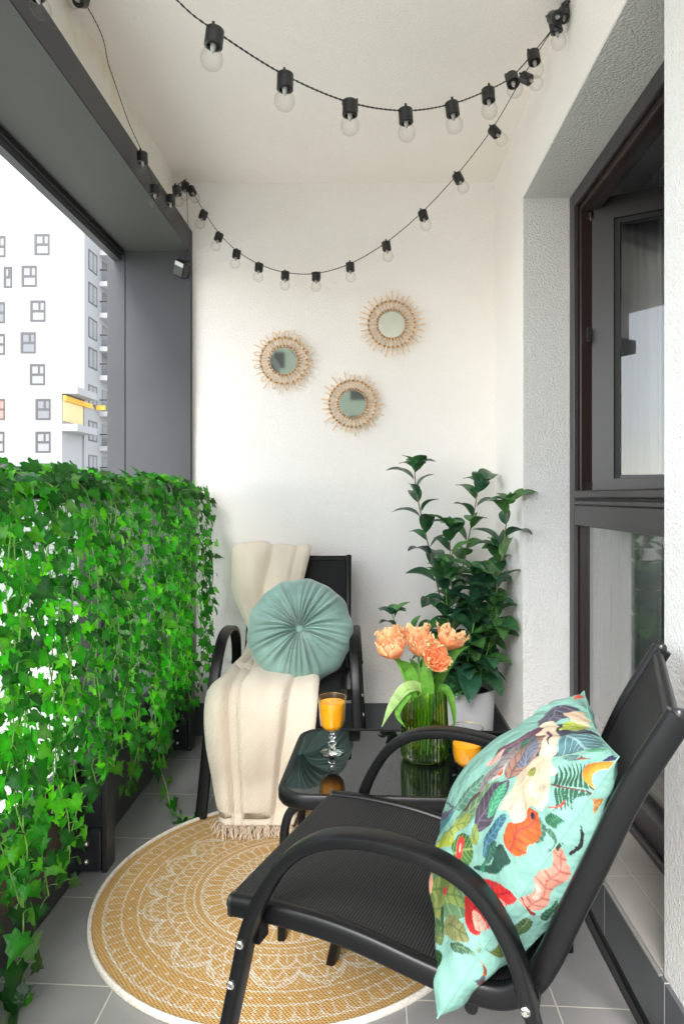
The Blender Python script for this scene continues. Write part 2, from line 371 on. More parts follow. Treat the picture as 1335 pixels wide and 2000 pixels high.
# wall band above the beam
tag(bx('upper_wall', M['band'], (-1.14, YE, 2.318), (-.864, YB, HC)), 'stained cream wall strip between grey beam and ceiling', 'wall')
# beam and pillar clad in grey sheet
bm_ = thing('beam', 'anthracite grey clad beam running along the open side of balcony', 'beam', (-.95, 1.0, 2.22))
MB().box((-1.103, YE, 2.222), (-.802, YB-.036, 2.321)).build('cladding', M['anthracite'], bm_)
bx('underside_panel', M['beam_under'], (-1.090, YE, 2.2185), (-.804, YB-.036, 2.2222), bm_)
bx('outer_lip', M['anthracite'], (-1.150, YE, 2.175), (-1.118, YB-.036, 2.36), bm_)
bx('dark_channel', M['gasket'], (-1.118, YE, 2.20), (-1.103, YB-.036, 2.34), bm_)
pl = thing('pillar', 'anthracite grey clad pillar against the white end wall', 'pillar', (-.97, 3.09, 0))
bx('front_panel', M['anthracite'], (-1.096, YB-.034, 0), (-.800, YB-.001, 2.32), pl, .0015)
bx('side_panel', M['anthracite'], (-1.180, YB-.034, 0), (-1.0995, YB+.12, 2.32), pl, .0015)
# skirting
sk = thing('skirting', 'dark grey tile skirting along wall and window step', 'skirting', (.58, 2.2, 0))
bx('side_tiles', M['skirt'], (XW-.009, YE, .001), (XW, YB-.009, SH), sk)
bx('back_tiles', M['skirt'], (-.80, YB-.009, .001), (XW-.009, YB, SH-.001), sk)
bx('trim', mat('tile_edge_trim', (.42, .41, .40), .4, .6), (XW-.011, Y0, SH-.002), (XW-.003, Y1, SH+.0025), sk)
stp = thing('window_step', 'raised grey tiled step under the window', 'step', (.70, 1.95, 0))
bx('step_body', M['skirt'], (XW, Y0, .0), (1.0, Y1, SH-.008), stp)
bx('step_tiles', M['sill'], (XW-.003, Y0, SH-.008), (.83, Y1, SH), stp)

# ------------------------------------------------------------------ the window
XF = .764
wn = thing('balcony_window', 'tall brown grey balcony window with inner sash standing open', 'window', (.80, 1.95, SH))
def fr(name, lo, hi, m='frame', bev=.003, parent=wn): return bx(name, M[m], lo, hi, parent, bev)
fr('frame_post', (XF, Y1-.062, SH), (XF+.018, Y1-.007, LT-.007))
fr('frame_post', (XF, Y0+.001, SH), (XF+.018, Y0+.065, LT-.007))
fr('frame_head', (XF, Y0+.065, LT-.062), (XF+.018, Y1-.062, LT-.007))
fr('frame_foot', (XF, Y0+.065, SH), (XF+.05, Y1-.0625, SH+.085))
bx('drip_sill', M['frame'], (XF-.02, Y0+.01, SH+.0), (XF-.001, Y1-.01, SH+.018), wn, .003)
# inner rebate, reddish brown
fr('rebate', (XF+.018, Y1-.082, SH+.06), (XF+.085, Y1-.010, LT-.03), 'frame_in')
fr('rebate', (XF+.018, Y0+.02, SH+.06), (XF+.085, Y0+.08, LT-.03), 'frame_in')
fr('rebate', (XF+.018, Y0+.08, LT-.085), (XF+.085, Y1-.082, LT-.03), 'frame_in')
fr('rebate', (XF+.051, Y0+.08, SH+.05), (XF+.10, Y1-.082, SH+.105), 'frame_in')
HT = 1.0                                       # transom
fr('transom', (XF+.002, Y0+.065, HT-.005), (XF+.05, Y1-.0625, HT+.070))
fr('transom_cap', (XF-.003, Y0+.05, HT+.070), (XF+.06, Y1-.055, HT+.088), 'frame', .004)
g_ = fr('transom_cap', (XF-.008, Y0+.05, HT+.094), (XF+.07, Y1-.070, HT+.122), 'frame', .006)
fr('transom_seal', (XF+.003, Y0+.055, HT+.088), (XF+.06, Y1-.075, HT+.094), 'gasket', 0)
bx('lower_pane', M['pane'], (XF+.030, Y0+.06, SH+.08), (XF+.036, Y1-.07, HT), wn)
# sash, hinged at the far post and swung into the room
sd = Vector((.88, -.475, 0)); sn = Vector((-.475, -.88, 0)); h0 = Vector((.838, 2.497, 0))
def sash_box(name, a0, a1, z0, z1, d0, d1, m, parent):
    q = MB(); vs = []
    for z in (z0, z1):
        for a, d in ((a0,d0),(a1,d0),(a1,d1),(a0,d1)):
            p = h0+sd*a+sn*d; vs.append((p.x, p.y, z))
    q.add(vs, [(0,3,2,1),(4,5,6,7),(0,1,5,4),(1,2,6,5),(2,3,7,6),(3,0,4,7)])
    return q.build(name, M[m], parent)
sash = sash_box('sash', 0, .075, 1.10, 2.185, -.03, .03, 'frame', wn)
sash_box('sash_rail', .075, .62, 2.105, 2.185, -.03, .03, 'frame', sash)
sash_box('sash_rail', .075, .62, 1.10, 1.165, -.03, .03, 'frame', sash)
sash_box('sash_rail', .62, .70, 1.10, 2.185, -.03, .03, 'frame', sash)
sash_box('glazing_bead', .0755, .095, 1.166, 2.104, -.02, .018, 'gasket', sash)
sash_box('glazing_bead', .0955, .62, 2.088, 2.104, -.02, .018, 'gasket', sash)
sash_box('glazing_bead', .0955, .62, 1.166, 1.178, -.02, .018, 'frame', sash)
sash_box('pane', .0955, .62, 1.179, 2.087, -.002, .004, 'sash_pane', sash)
for z in (2.14, 1.12):
    MB().box((.805, 2.470, z-.04), (.832, 2.476, z+.03)).box((.818, 2.466, z-.03), (.828, 2.470, z+.0)).build('hinge', M['steel'], wn)
bx('striker_plate', M['steel'], (.797, 2.44, 1.66), (.815, 2.447, 1.71), wn)

# the room behind the window
rm = tag(MB().box((2.4, -1.0, -.1), (2.5, 4.6, 2.6)).box((.86, 4.5, -.1), (2.4, 4.6, 2.6)).box((.86, -1.0, -.1), (2.4, -.9, 2.6)).build('room_wall', M['room']), 'grey painted room wall seen dimly through the window', 'wall')
tag(bx('room_ceiling', M['room'], (.841, -1, 2.45), (2.5, 4.6, 2.545)), kind='structure')
tag(bx('room_floor', M['room_floor'], (1.0, -1, -.1), (2.5, 4.6, .14)), kind='structure')
bk = MB().box((.842, YB, 0), (.86, 4.6, 2.45)).box((.842, -1.0, 0), (.86, Y0-.001, 2.45)).box((.842, Y1+.001, 0), (.86, YB, 2.45)).box((.842, Y0, LT+.001), (.86, Y1, 2.45))
tag(bk.build('room_wall', M['room']), 'inner face of the window wall, inside the dim room', 'wall')
n_ = 260; G = np.zeros((2, n_, 3)); yy = np.linspace(2.62, 4.2, n_)
for k, z in enumerate((.17, 2.36)):
    G[k,:,0] = 1.16+.024*np.sin(yy*62+.8*np.sin(yy*9))+.008*np.sin(yy*171); G[k,:,1] = yy; G[k,:,2] = z
tag(MB().grid(G).build('curtain', M['curtain'], solid=.002), 'white pleated curtain hanging inside the room behind the open sash', 'curtain')
cr_ = MB().tube([(1.16, 1.2, 2.385), (1.16, 4.3, 2.385)], .012)
tag(cr_.build('curtain_rail', mat('white_rail', (.75,.75,.75), .3)), 'white curtain rail under the room ceiling', 'rail')

# ------------------------------------------------------------------ railing
rl = thing('railing', 'black balcony railing with glass panels behind the ivy curtain', 'railing', (-.83, 1.9, 0))
bx('handrail', M['rail_metal'], (-.845, YE, 1.092), (-.785, YB-.04, 1.126), rl, .004)
bx('lower_rail', M['rail_metal'], (-.885, YE, .285), (-.845, YB-.04, .318), rl, .003)
bx('plinth', M['rail_metal'], (-.90, YE, .001), (-.835, YB-.04, .285), rl)
def post(y):
    p = bx('post', M['rail_metal'], (-.848, y-.022, .126), (-.775, y+.022, 1.092), rl, .003)
    bx('post_cover', M['rail_metal'], (-.772, y-.036, .0), (-.757, y+.03, .36), p, .002)
    bx('post_base', M['rail_metal'], (-.853, y-.040, .006), (-.774, y+.03, .126), p, .004)
    for z in (.036, .088):
        ob = MB().lathe([(.0001,.010),(.004,.0095),(.008,.006),(.0095,0),(.0095,-.004)], (0,0,0), 16).build('bolt', M['steel'], p, local=True)
        ob.rotation_euler = (R(90), 0, 0)
        ob.location = Vector((-.815, y-.043, z))-wloc(p)
for y in (-.05, .50, 2.01, 2.96): post(y)
for y0, y1 in ((-.01, .46), (.54, 1.97), (2.05, 2.92)):
    bx('glass_panel', M['rail_glass'], (-.868, y0, .318), (-.862, y1, 1.092), rl)

# ------------------------------------------------------------------ leaves
def leaf_template(kind):
    if kind == 'ivy':      # tip at -y (down), stalk at origin
        o = [(0,.0),(.10,.16),(.30,.22),(.34,.02),(.60,-.06),(.34,-.30),(.30,-.52),(.12,-.62),(0,-1.0)]
        pts = o+[(-x,y) for x,y in reversed(o[1:-1])]
        c = (0,-.28); V = [(c[0],c[1],.05)]
        for x,y in pts: V.append((x,y,-.10*abs(x)*2-.12*(abs(y+.3)**1.5)))
        return np.array(V), [(0,i+1,(i+1)%len(pts)+1) for i in range(len(pts))]
    if kind == 'lance':    # shrub leaf: base at origin, tip at +x, length 1
        V = []; F = []; n = 8
        for i in range(n+1):
            t = i/n; wv = .27*(math.sin(math.pi*t**.85)**.8 if 0 < t < 1 else .0)+.004
            z = .16*math.sin(t*2.6)-.16*t*t
            for s_ in (-1,-.5,0,.5,1): V.append((t, s_*wv, z+abs(s_)*wv*.35))
        for i in range(n):
            for j in range(4): F.append((i*5+j,(i+1)*5+j,(i+1)*5+j+1,i*5+j+1))
        return np.array(V), F
class Leaves:
    def __init__(s, kind): s.t, s.fs = leaf_template(kind); s.V = []; s.F = []; s.C = []; s.n = 0
    def put(s, pos, xa, za, size, col, squash=1):
        """xa: leaf's x axis, za: face normal"""
        xa = np.array(xa, float); xa /= np.linalg.norm(xa); za = np.array(za, float); za -= xa*za.dot(xa); za /= max(np.linalg.norm(za), 1e-6)
        ya = np.cross(za, xa); B = np.stack([xa, ya*squash, za])
        s.V.append(s.t*size @ B + np.array(pos)); s.F += [tuple(s.n+i for i in f) for f in s.fs]; s.n += len(s.t)
        c = np.tile(col, (len(s.t), 1))*(.78+.4*rng.random((len(s.t), 1)))
        if len(s.t) < 20: c[0] = c[0]*1.2+np.array((.008,.028,.004))
        s.C.append(c)
    def build(s, name, m, parent):
        q = MB(); q.v = [tuple(p) for p in np.vstack(s.V)]; q.f = s.F
        return q.build(name, m, parent, smooth=60, colors=np.vstack(s.C), cname='leaf_tint')
def ivy_col():
    k = random.random(); g = random.uniform(.40, 1.0)
    if k < .05: c = (.11, .24, .08)
    elif k < .22: c = (.075, .30, .012)
    elif k < .56: c = (.024, .20, .012)
    else: c = (.009, .080, .010)
    return np.array(c)*g
def vine(path, label, group='ivy garlands hanging from the railing', size=.038, step=.021, face=(1, -.35, .25)):
    P = [Vector(p) for p in path]
    base = min(P, key=lambda p: p.z)
    t = thing('ivy_garland', label, 'ivy garland', (base.x, base.y, base.z), 0, group)
    q = MB(); q.tube(P, .0018, 5); L = Leaves('ivy')
    acc = 0; sgn = 1
    for a, b_ in zip(P, P[1:]):
        acc += (b_-a).length
        while acc > step:
            acc -= step; sgn = -sgn
            tg = (b_-a).normalized()
            f = Vector(face)+Vector((random.gauss(0,.45), random.gauss(0,.55), random.gauss(0,.35))); f.normalize()
            sd_ = tg.cross(Vector(face)).normalized()*sgn
            tip = Vector((random.gauss(0,.3), random.gauss(0,.3), -1))+sd_*.5
            p1 = b_+sd_*random.uniform(.008,.03)+f*random.uniform(.0,.022)
            q.tube([b_, (b_+p1)/2+Vector((0,0,.004)), p1], .0008, 4)
            z = f; y = -(tip-z*tip.dot(z)).normalized(); x = y.cross(z)
            s_ = size*random.choice((.55,.8,.9,1,1,1.1,1.2))
            L.put(p1, x, z, s_, ivy_col())
    q.build('stem', M['ivy_stem'], t); L.build('foliage', M['ivy'], t)
    return t
def hang(y, zb, x=-.755, amp=.012, tail=None):
    ph = random.uniform(0,6); pts = [(-.83, y+random.uniform(-.03,.03), 1.115), (-.805, y, 1.148), (x-.015, y, 1.12)]
    n = max(4, int((1.1-zb)/.09)); 
    for i in range(n+1):
        z = 1.06+(zb-1.06)*i/n
        pts.append((x+amp*math.sin(i*1.3+ph)+random.gauss(0,.006), y+.018*math.sin(i*.9+ph*2)+random.gauss(0,.007), z))
    if tail: pts += tail
    return spline(pts, 4)
ylist = []
y = .78
while y < 3.03: ylist.append(y); y += random.uniform(.029,.043)*(1.0 if y < 1.9 else 1.05)
for i, y in enumerate(ylist):
    if 1.93 < y < 2.10: zb = random.uniform(.30,.52)
    elif 1.68 < y < 1.94: zb = random.uniform(.27,.48)
    elif y < 1.9: zb = random.choice((.10,.16,.22,.30,.18)) + random.uniform(-.03,.05)
    elif y < 2.45: zb = random.uniform(.12,.30)
    elif y < 2.8: zb = random.uniform(.20,.36)
    else: zb = random.uniform(.16,.42)
    x = -.762+random.uniform(-.02,.035)+(.03 if y > 2.9 else 0)
    vine(hang(y, zb, x), 'hanging artificial ivy strand in the green curtain over the railing', step=.0205)
vine(hang(3.045, .45, -.705), 'ivy strand at the far end of the railing, hanging clear against the white wall', None, .045, .034)
vine(hang(2.40, .16, -.72, .01, [(-.70,2.37,.08),(-.67,2.33,.018),(-.63,2.31,.008),(-.58,2.30,.006)]), 'long ivy strand trailing across the floor tiles to the foot of the rear chair', None, .05, .035)
vine(spline([(-.80,1.5,1.14),(-.75,1.5,.9),(-.745,1.47,.5),(-.74,1.46,.2),(-.745,1.47,.06),(-.76,1.45,.01),(-.75,1.40,.008),(-.72,1.36,.006)], 5), 'ivy strand reaching down to the floor tiles at the near left corner', None, .055, .032)
for k in range(4):      # garlands wound along the handrail
    pts = []; y = .75+.1*k
    while y < 3.04: pts.append((-.815+.035*math.sin(y*11+k*2), y, 1.122+.011*k+.010*math.sin(y*17+k))); y += .06
    vine(spline(pts, 3), ['lowest ivy garland wound along the top of the handrail', 'ivy garland lying along the handrail just above the lowest one', 'upper ivy garland heaped along the handrail', 'topmost ivy garland along the handrail, leaves against the sky'][k], 'ivy garlands wound along the handrail', .055, .016, (.5, -.6, .8))

# ------------------------------------------------------------------ rug
def build_rug():
    cx, cy, Rr = -.209, 1.900, .532
    nr, ns = 230, 900
    rr = np.linspace(.004, .985, nr)[:, None]*np.ones((1, ns)); th = (np.arange(ns)/ns*2*np.pi)[None, :]*np.ones((nr, 1))
    rad = rr; th0 = th
    jr = rad+.0022*np.sin(th*190+3*np.sin(th*23))+.0016*np.sin(th*77+rad*90)
    rad = rad+.0014*np.sin(th*151+rad*120)+.0012*np.sin(th*263); th = th+.0025*np.sin(rad*260)+.002*np.sin(rad*411+th*31)
    ochre = np.array([.56, .335, .125]); cream = np.array([.76, .70, .60])
    m = np.zeros_like(rad)
    def ring(r, wd=.0065): np.maximum(m, np.clip(1.6-np.abs(jr-r)/wd*2.0, 0, 1), out=m)
    def band(r0, r1): return (jr > r0) & (jr < r1)
    def lines(r0, r1, n, wd=.0032, ph=0, slope=0):
        a = (th*n/(2*np.pi)+ph+slope*(rad-r0)*n/(2*np.pi)/np.maximum(rad,.1)) % 1; d = np.minimum(a, 1-a)*2*np.pi/n*rad
        np.maximum(m, np.where(band(r0, r1), np.clip(1.5-d/(wd*.72), 0, 1), 0), out=m)
    def dots(r, n, rd, ph=0):
        a = (th*n/(2*np.pi)+ph) % 1-.5; dx = a*2*np.pi/n*rad; d = np.hypot(dx, rad-r); np.maximum(m, np.clip(2.2-2*d/rd, 0, 1), out=m)
    def zig(r0, r1, n, wd=.0045, ph=0):
        a = (th*n/(2*np.pi)+ph) % 1; t = np.abs(a-.5)*2; rt = r0+(r1-r0)*t; wd = wd*.68; sl = (r1-r0)*2*n/(2*np.pi)
        d = np.abs(rad-rt)/np.sqrt(1+(sl/np.maximum(rad,.05))**2); np.maximum(m, np.clip(1.6-d/wd, 0, 1), out=m)
    def arch(r0, r1, n, wd=.0045, ph=0):
        a = ((th*n/(2*np.pi)+ph) % 1-.5)*2; hw = np.pi/n*rad; rt = r0+(r1-r0)*np.sqrt(np.clip(1-a*a, 0, 1))
        d = np.abs(np.hypot(a, np.clip((rad-r0)/(r1-r0), 0, 2))-1)*np.minimum(hw, r1-r0); np.maximum(m, np.where(rad > r0, np.clip(1.5-d/(wd*.66), 0, 1), 0), out=m)
    ring(.93); ring(.845); ring(.77); ring(.63); ring(.547); ring(.50); ring(.465); ring(.36); ring(.27); ring(.19); ring(.10)
    lines(.845, .93, 104, .0036); arch(.885, .93, 52, .0035)
    dots(.808, 62, .0095)
    zig(.65, .765, 20); arch(.64, .745, 20, .0045, .5); arch(.64, .71, 20, .004, .5); zig(.64, .72, 60, .0035); dots(.742, 20, .009, .5); dots(.70, 40, .006)
    lines(.665, .75, 120, .0022, .5, .5)
    arch(.55, .62, 44); lines(.55, .60, 88, .003)
    dots(.523, 56, .0065); lines(.50, .547, 28, .004)
    lines(.365, .465, 56, .0036); arch(.40, .46, 28)
    zig(.275, .355, 22); zig(.275, .355, 22, .004, .5); dots(.315, 22, .009, .5)
    arch(.195, .265, 16); lines(.195, .26, 32, .003); zig(.105, .185, 12); arch(.02, .095, 8)
    tex = np.clip(rng.normal(.86, .16, m.shape), .35, 1.1)
    m = .95*m*tex*np.where(rad < .955, 1, 0)
    col = ochre*(1-m[..., None])+cream*m[..., None]
    lines_var = (1+.10*np.sin(((rad*np.cos(th-.9))*Rr)*2*np.pi/.0085))[..., None]*(1+.05*rng.normal(size=m.shape))[..., None]
    col = np.clip(col*lines_var, .02, .95)
    G = np.zeros((nr, ns, 3)); G[..., 0] = cx+rr*Rr*np.cos(th0); G[..., 1] = cy+rr*Rr*np.sin(th0)
    wav = .0016*np.sin(th*3+1)*np.clip(rad-.8, 0, 1)*5
    wav = np.where(rr > .98, 0, wav)+0*rr
    G[..., 2] = .0075+wav
    t = thing('round_rug', 'round ochre rug with white mandala pattern under the foreground chair', 'rug', (cx, cy, 0))
    uv = np.stack([G[..., 0], G[..., 1]], -1).reshape(-1, 2)
    MB().grid(G, True).build('woven_face', M['rug'], t, colors=col.reshape(-1, 3), uvs=uv, smooth=180)
    q = MB(); P = [(cx+Rr*.99*math.cos(a), cy+Rr*.99*math.sin(a), .0066+.0012*math.sin(a*3+1)) for a in np.linspace(0, 2*math.pi, 181)]
    q.sweep(P, .017, .0125, (0,0,1), 8, False, .9); 
    q.build('bound_edge', M['rugedge'], t)
build_rug()

# ------------------------------------------------------------------ armchairs
RAIL = [(0,.42),(.072,.423),(.159,.420),(.237,.410),(.329,.391),(.40,.380),(.450,.384),(.487,.412),(.512,.455),(.537,.515),(.573,.597),(.617,.700),(.678,.812)]
ARM = [(-.032,.0),(.0,.135),(.021,.25),(.043,.359),(.056,.42),(.082,.48),(.120,.535),(.172,.572),(.238,.588),(.318,.586),(.386,.567),(.432,.532),(.468,.475),(.490,.405),(.530,.275),(.600,.135),(.672,.0)]
def armchair(label, loc, rot, topz=.812, splay=.03):
    t = thing('armchair', label, 'armchair', loc, rot, 'black metal sling armchairs')
    S0 = .33; w_ = .2095
    kz = (topz-.42)/(.812-.42)
    def rl_(s_, h): return (s_-S0, h if h <= .42 else .42+(h-.42)*kz)
    rail = [Vector((rl_(s_, h)[0], 0, rl_(s_, h)[1])) for s_, h in RAIL]
    sp = spline(rail, 6)
    for sg in (-1, 1):
        P = [p+Vector((0, sg*w_, 0)) for p in sp]
        r_ = MB().sweep(P, .024, .036, (0,1,0), 14, True, .55).build('side_rail', M['black_metal'], t, local=True)
        MB().sweep([P[0]+Vector((-.004,0,0)), P[0]+Vector((.002,0,0))], .0255, .0375, (0,1,0), 14, True, .55).build('end_cap', M['socket'], r_, local=True)
        A = [Vector((s_-S0, 0, h)) for s_, h in ARM]; n1, n2 = 4, 13
        for i, p in enumerate(A): p.y = sg*(w_+.035+splay*max(0, 1-p.z/.55))
        full = spline(A, 6)
        seg = {'leg_f': full[:n1*6+1], 'arm': full[n1*6:n2*6+1], 'leg_r': full[n2*6:]}
        la = MB().sweep(seg['leg_f'], .040, .022, (0,1,0), 14, True, .5).build('leg', M['black_metal'], t, local=True)
        MB().sweep(seg['arm'], .040, .022, (0,1,0), 14, True, .5).build('armrest', M['black_metal'], t, local=True)
        MB().sweep(seg['leg_r'], .034, .018, (0,1,0), 14, True, .5).build('leg', M['black_metal'], t, local=True)
        for s_, h in ((.050,.402),(.036,.338),(.486,.414)):
            y_ = sg*(w_+.035+.021+splay*max(0,1-h/.55))
            q = MB(); q.lathe([(.0001,.004),(.0025,.004),(.003,.0025),(.0045,.0045),(.0068,.003),(.0072,0)], (0,0,0), 16)
            ob = q.build('bolt', M['steel'], t, local=True); ob.rotation_euler = (R(90)*(-1 if sg > 0 else 1), 0, 0); ob.location = (s_-S0, y_-.0, h)
        # bracket between arm loop and rail
        for x0_, x1_, z0_, z1_ in ((.046,.066,.385,.42),(.47,.50,.395,.425)):
            MB().box((x0_-S0, min(sg*w_, sg*(w_+.03)), z0_), (x1_-S0, max(sg*w_, sg*(w_+.03)), z1_)).build('bracket', M['black_metal'], t, local=True)
    for s_, h in ((.006,.415), (.40,.352), (.670,.80)):
        x, z = rl_(s_, h)
        MB().tube([(x,-w_,z),(x,w_,z)], .010, 12).build('crossbar', M['black_metal'], t, local=True)
    # sling cloth
    a = np.array([(p.x, p.z) for p in sp]); d = np.gradient(a, axis=0); d /= np.linalg.norm(d, axis=1)[:, None]; nrm = np.stack([-d[:,1], d[:,0]], 1)
    arc = np.concatenate([[0], np.cumsum(np.linalg.norm(np.diff(a, axis=0), axis=1))])
    isplit = int(np.argmin(np.abs(a[:,0]-(.470-S0))))
    nl = 25; ls = np.linspace(-w_+.004, w_-.004, nl)
    for nm, i0, i1 in (('seat', 0, isplit), ('backrest', isplit, len(a)-1)):
        rows = []; uvr = []
        if nm == 'seat':
            for q_ in np.linspace(-2.6, 0, 7)[:-1]:   # rolls over the front bar
                rows.append([(a[0,0]-.002+.013*math.sin(q_)*.9, l_, a[0,1]-.004+.0135*math.cos(q_)) for l_ in ls]); uvr.append([(l_, q_*.013) for l_ in ls])
        for i in range(i0, i1+1):
            row = []
            for l_ in ls:
                k = 1-(l_/w_)**2; sag = (.012*k if nm == 'seat' else .010*k)*min(1, arc[i]*6)*(1 if nm == 'seat' else min(1, (arc[-1]-arc[i])*8+.1))
                top = .0105-sag if nm == 'seat' else .006-sag
                row.append((a[i,0]+nrm[i,0]*top, l_, a[i,1]+nrm[i,1]*top))
            rows.append(row); uvr.append([(l_, arc[i]) for l_ in ls])
        MB().grid(np.array(rows)).build(nm, M['sling'], t, local=True, uvs=np.array(uvr).reshape(-1,2), smooth=180, solid=.0025)
    if True:
        x, z = rl_(.672,.80)
        for sg in (-1, 1):
            MB().lathe([(.0001,.009),(.008,.008),(.011,.003),(.011,-.004)], (x+.004, sg*w_, z+.012), 14).build('end_cap', M['socket'], t, local=True)
    return t
O = np.array([-.222, 1.129])+np.array([.937,-.352])*.33+np.array([.352,.937])*.2095
front_chair = armchair('black armchair in the foreground carrying the flowered cushion', (O[0], O[1], 0), math.atan2(-.352, .937))
rear_chair = armchair('black armchair by the end wall carrying the cream blanket and round cushion', (-.287, 2.324+.33, 0), R(90), .835, .03)

# ------------------------------------------------------------------ coffee table
def table():
    c = Vector((.148, 1.822, 0)); rot = -.045
    t = thing('coffee_table', 'low black table with mirror black glass top between the chairs', 'table', c, rot)
    def rrect(hx, hy, r, n=8):
        P = []
        for (sx, sy, a0) in ((1,1,0),(-1,1,90),(-1,-1,180),(1,-1,270)):
            for k in range(n+1):
                a = R(a0+90*k/n); P.append((sx*(hx-r)+r*math.cos(a), sy*(hy-r)+r*math.sin(a)))
        return P
    H_ = .39; hx, hy = .358, .238
    P = rrect(hx, hy, .075, 10); vs = []
    prof = [(-.020,-.001),(-.012,.003),(-.004,.0015),(0,-.006),(0,-.026),(-.004,-.033),(-.012,-.036),(-.030,-.036)]
    for ins, dz in prof:
        k = rrect(hx+ins, hy+ins, max(.075+ins,.01), 10); vs += [(x, y, H_+dz) for x, y in k]
    n = len(P); fs = [(i*n+j, i*n+(j+1)%n, (i+1)*n+(j+1)%n, (i+1)*n+j) for i in range(len(prof)-1) for j in range(n)]
    fs = [tuple(reversed(f)) for f in fs]
    MB().add(vs, fs).build('frame', M['black_metal'], t, local=True)
    k = rrect(hx-.0195, hy-.0195, .056, 10); n = len(k)
    vs = [(x, y, H_) for x, y in k]+[(x, y, H_-.005) for x, y in k]
    MB().add(vs, [tuple(range(n)), tuple(range(2*n-1, n-1, -1))]+[(j, n+j, n+(j+1)%n, (j+1)%n) for j in range(n)]).build('glass_top', M['table_glass'], t, local=True, smooth=0)
    for sx in (-1, 1):
        for sy in (-1, 1):
            x = sx*.340; y = sy*.165
            pts = [(sx*.20, sy*.155, H_-.047), (sx*.27, sy*.158, H_-.048), (sx*.318, sy*.162, H_-.060), (x, y, H_-.10), (x+sx*.006, y, .2), (x+sx*.010, y, .0)]
            L = MB().sweep(spline(pts, 6), .028, .022, (0,1,0), 12, True, .7).build('leg', M['black_metal'], t, local=True)
    return t
table()

# ------------------------------------------------------------------ glasses of juice
def juice_glass(label, x, y, full):
    z0 = .3905; t = thing('stemmed_glass', label, 'glass', (x, y, z0), 0, 'stemmed glasses of orange juice')
    def fac(th, z): return 1+ (.018*math.cos(th*8) if .066 < z < .105 else 0)
    bowl = [(.0065,.060),(.020,.064),(.030,.074),(.0335,.088),(.0352,.105),(.0372,.13),(.0385,.155)]
    sp = [(p.x, p.y) for p in spline([(a,b_,0) for a,b_ in bowl], 5)]
    MB().lathe(sp, (x,y,z0), 48, rfun=fac).build('bowl', M['drink'], t)
    q = MB(); q.tube([(x+.0385*math.cos(a), y+.0385*math.sin(a), z0+.155) for a in np.linspace(0, 2*math.pi, 49)], .0006, 6); q.build('rim', M['gold'], t)
    st = [(.0001,.0005),(.031,.0005),(.0325,.002),(.030,.004),(.018,.0065),(.009,.012),(.0065,.018),(.0105,.022),(.0115,.025),(.0105,.028),(.0055,.031),(.0050,.036),(.0085,.040),(.0095,.043),(.0085,.046),(.0055,.050),(.0065,.056),(.012,.0605),(.0001,.0595)]
    MB().lathe(st, (x,y,z0), 32).build('stem', M['glass_solid'], t)
    js = [(p[0]-.0016, p[1]+.0012) for p in sp if p[1] < full]; js = [(.0001, js[0][1]+.0005)]+js+[(js[-1][0]-.001, full+.0012),(.0001, full+.0006)]
    MB().lathe(js, (x,y,z0), 48, rfun=fac).build('orange_juice', M['juice'], t)
p = at(649, 1468, 1.882); juice_glass('full glass of orange juice at the left end of the table', p.x, p.y-.01, .140)
p = at(911, 1549, 1.63); juice_glass('glass of orange juice behind the armrest, beside the flowered cushion', p.x, p.y-.004, .115)

# ------------------------------------------------------------------ vase and tulips
VX, VY = (829-CX)/FPX*1.835, 1.835
vt = thing('vase', 'ribbed green glass vase holding the peach tulips', 'vase', (VX, VY, .3905))
def ribs(th, z): return 1+.026*math.cos(th*38)
vp = [(.0001,.004),(.050,.004),(.060,.006),(.0640,.016),(.0640,.035),(.0625,.08),(.0595,.14),(.0560,.190),(.0545,.190),(.0575,.14),(.0605,.08),(.0615,.02),(.055,.012),(.0001,.010)]
MB().lathe([(a, b_) for a, b_ in vp], (VX,VY,.3905), 264, rfun=ribs).build('glass_body', M['vase'], vt)
MB().lathe([(.0001,.012),(.056,.013),(.0600,.022),(.0585,.085),(.0001,.085)], (VX,VY,.3905), 48).build('water', M['water'], vt)
VT = .3905+.190
def strip_leaf(path, w0, nrm, col, name='leaf', parent=None, curl=.25):
    P = spline(path, 6); n = len(P); G = np.zeros((n, 7, 3)); nm = Vector(nrm)
    for i, p_ in enumerate(P):
        t_ = i/(n-1); tg = (P[min(i+1,n-1)]-P[max(i-1,0)]).normalized(); sd_ = tg.cross(nm); sd_.normalize(); up = sd_.cross(tg)
        ww = w0*(.35+.65*math.sin(math.pi*min(1, t_*.9+.12))**.7)*(1-t_**6) + .0005
        for j in range(7):
            s_ = (j-3)/3; G[i,j] = p_+sd_*(s_*ww)+up*(abs(s_)**1.6*ww*curl)
    q = MB().grid(G); c = np.array(col)[None,None,:]*(.85+.3*rng.random((n,1,1)))*np.where(np.abs(np.arange(7)-3)[None,:,None] % 2 == 0, 1.08, .94)*np.ones((n,7,1))
    return q.build(name, M['tulip_leaf'], parent, colors=c.reshape(-1,3), cname='leaf_tint', smooth=180)
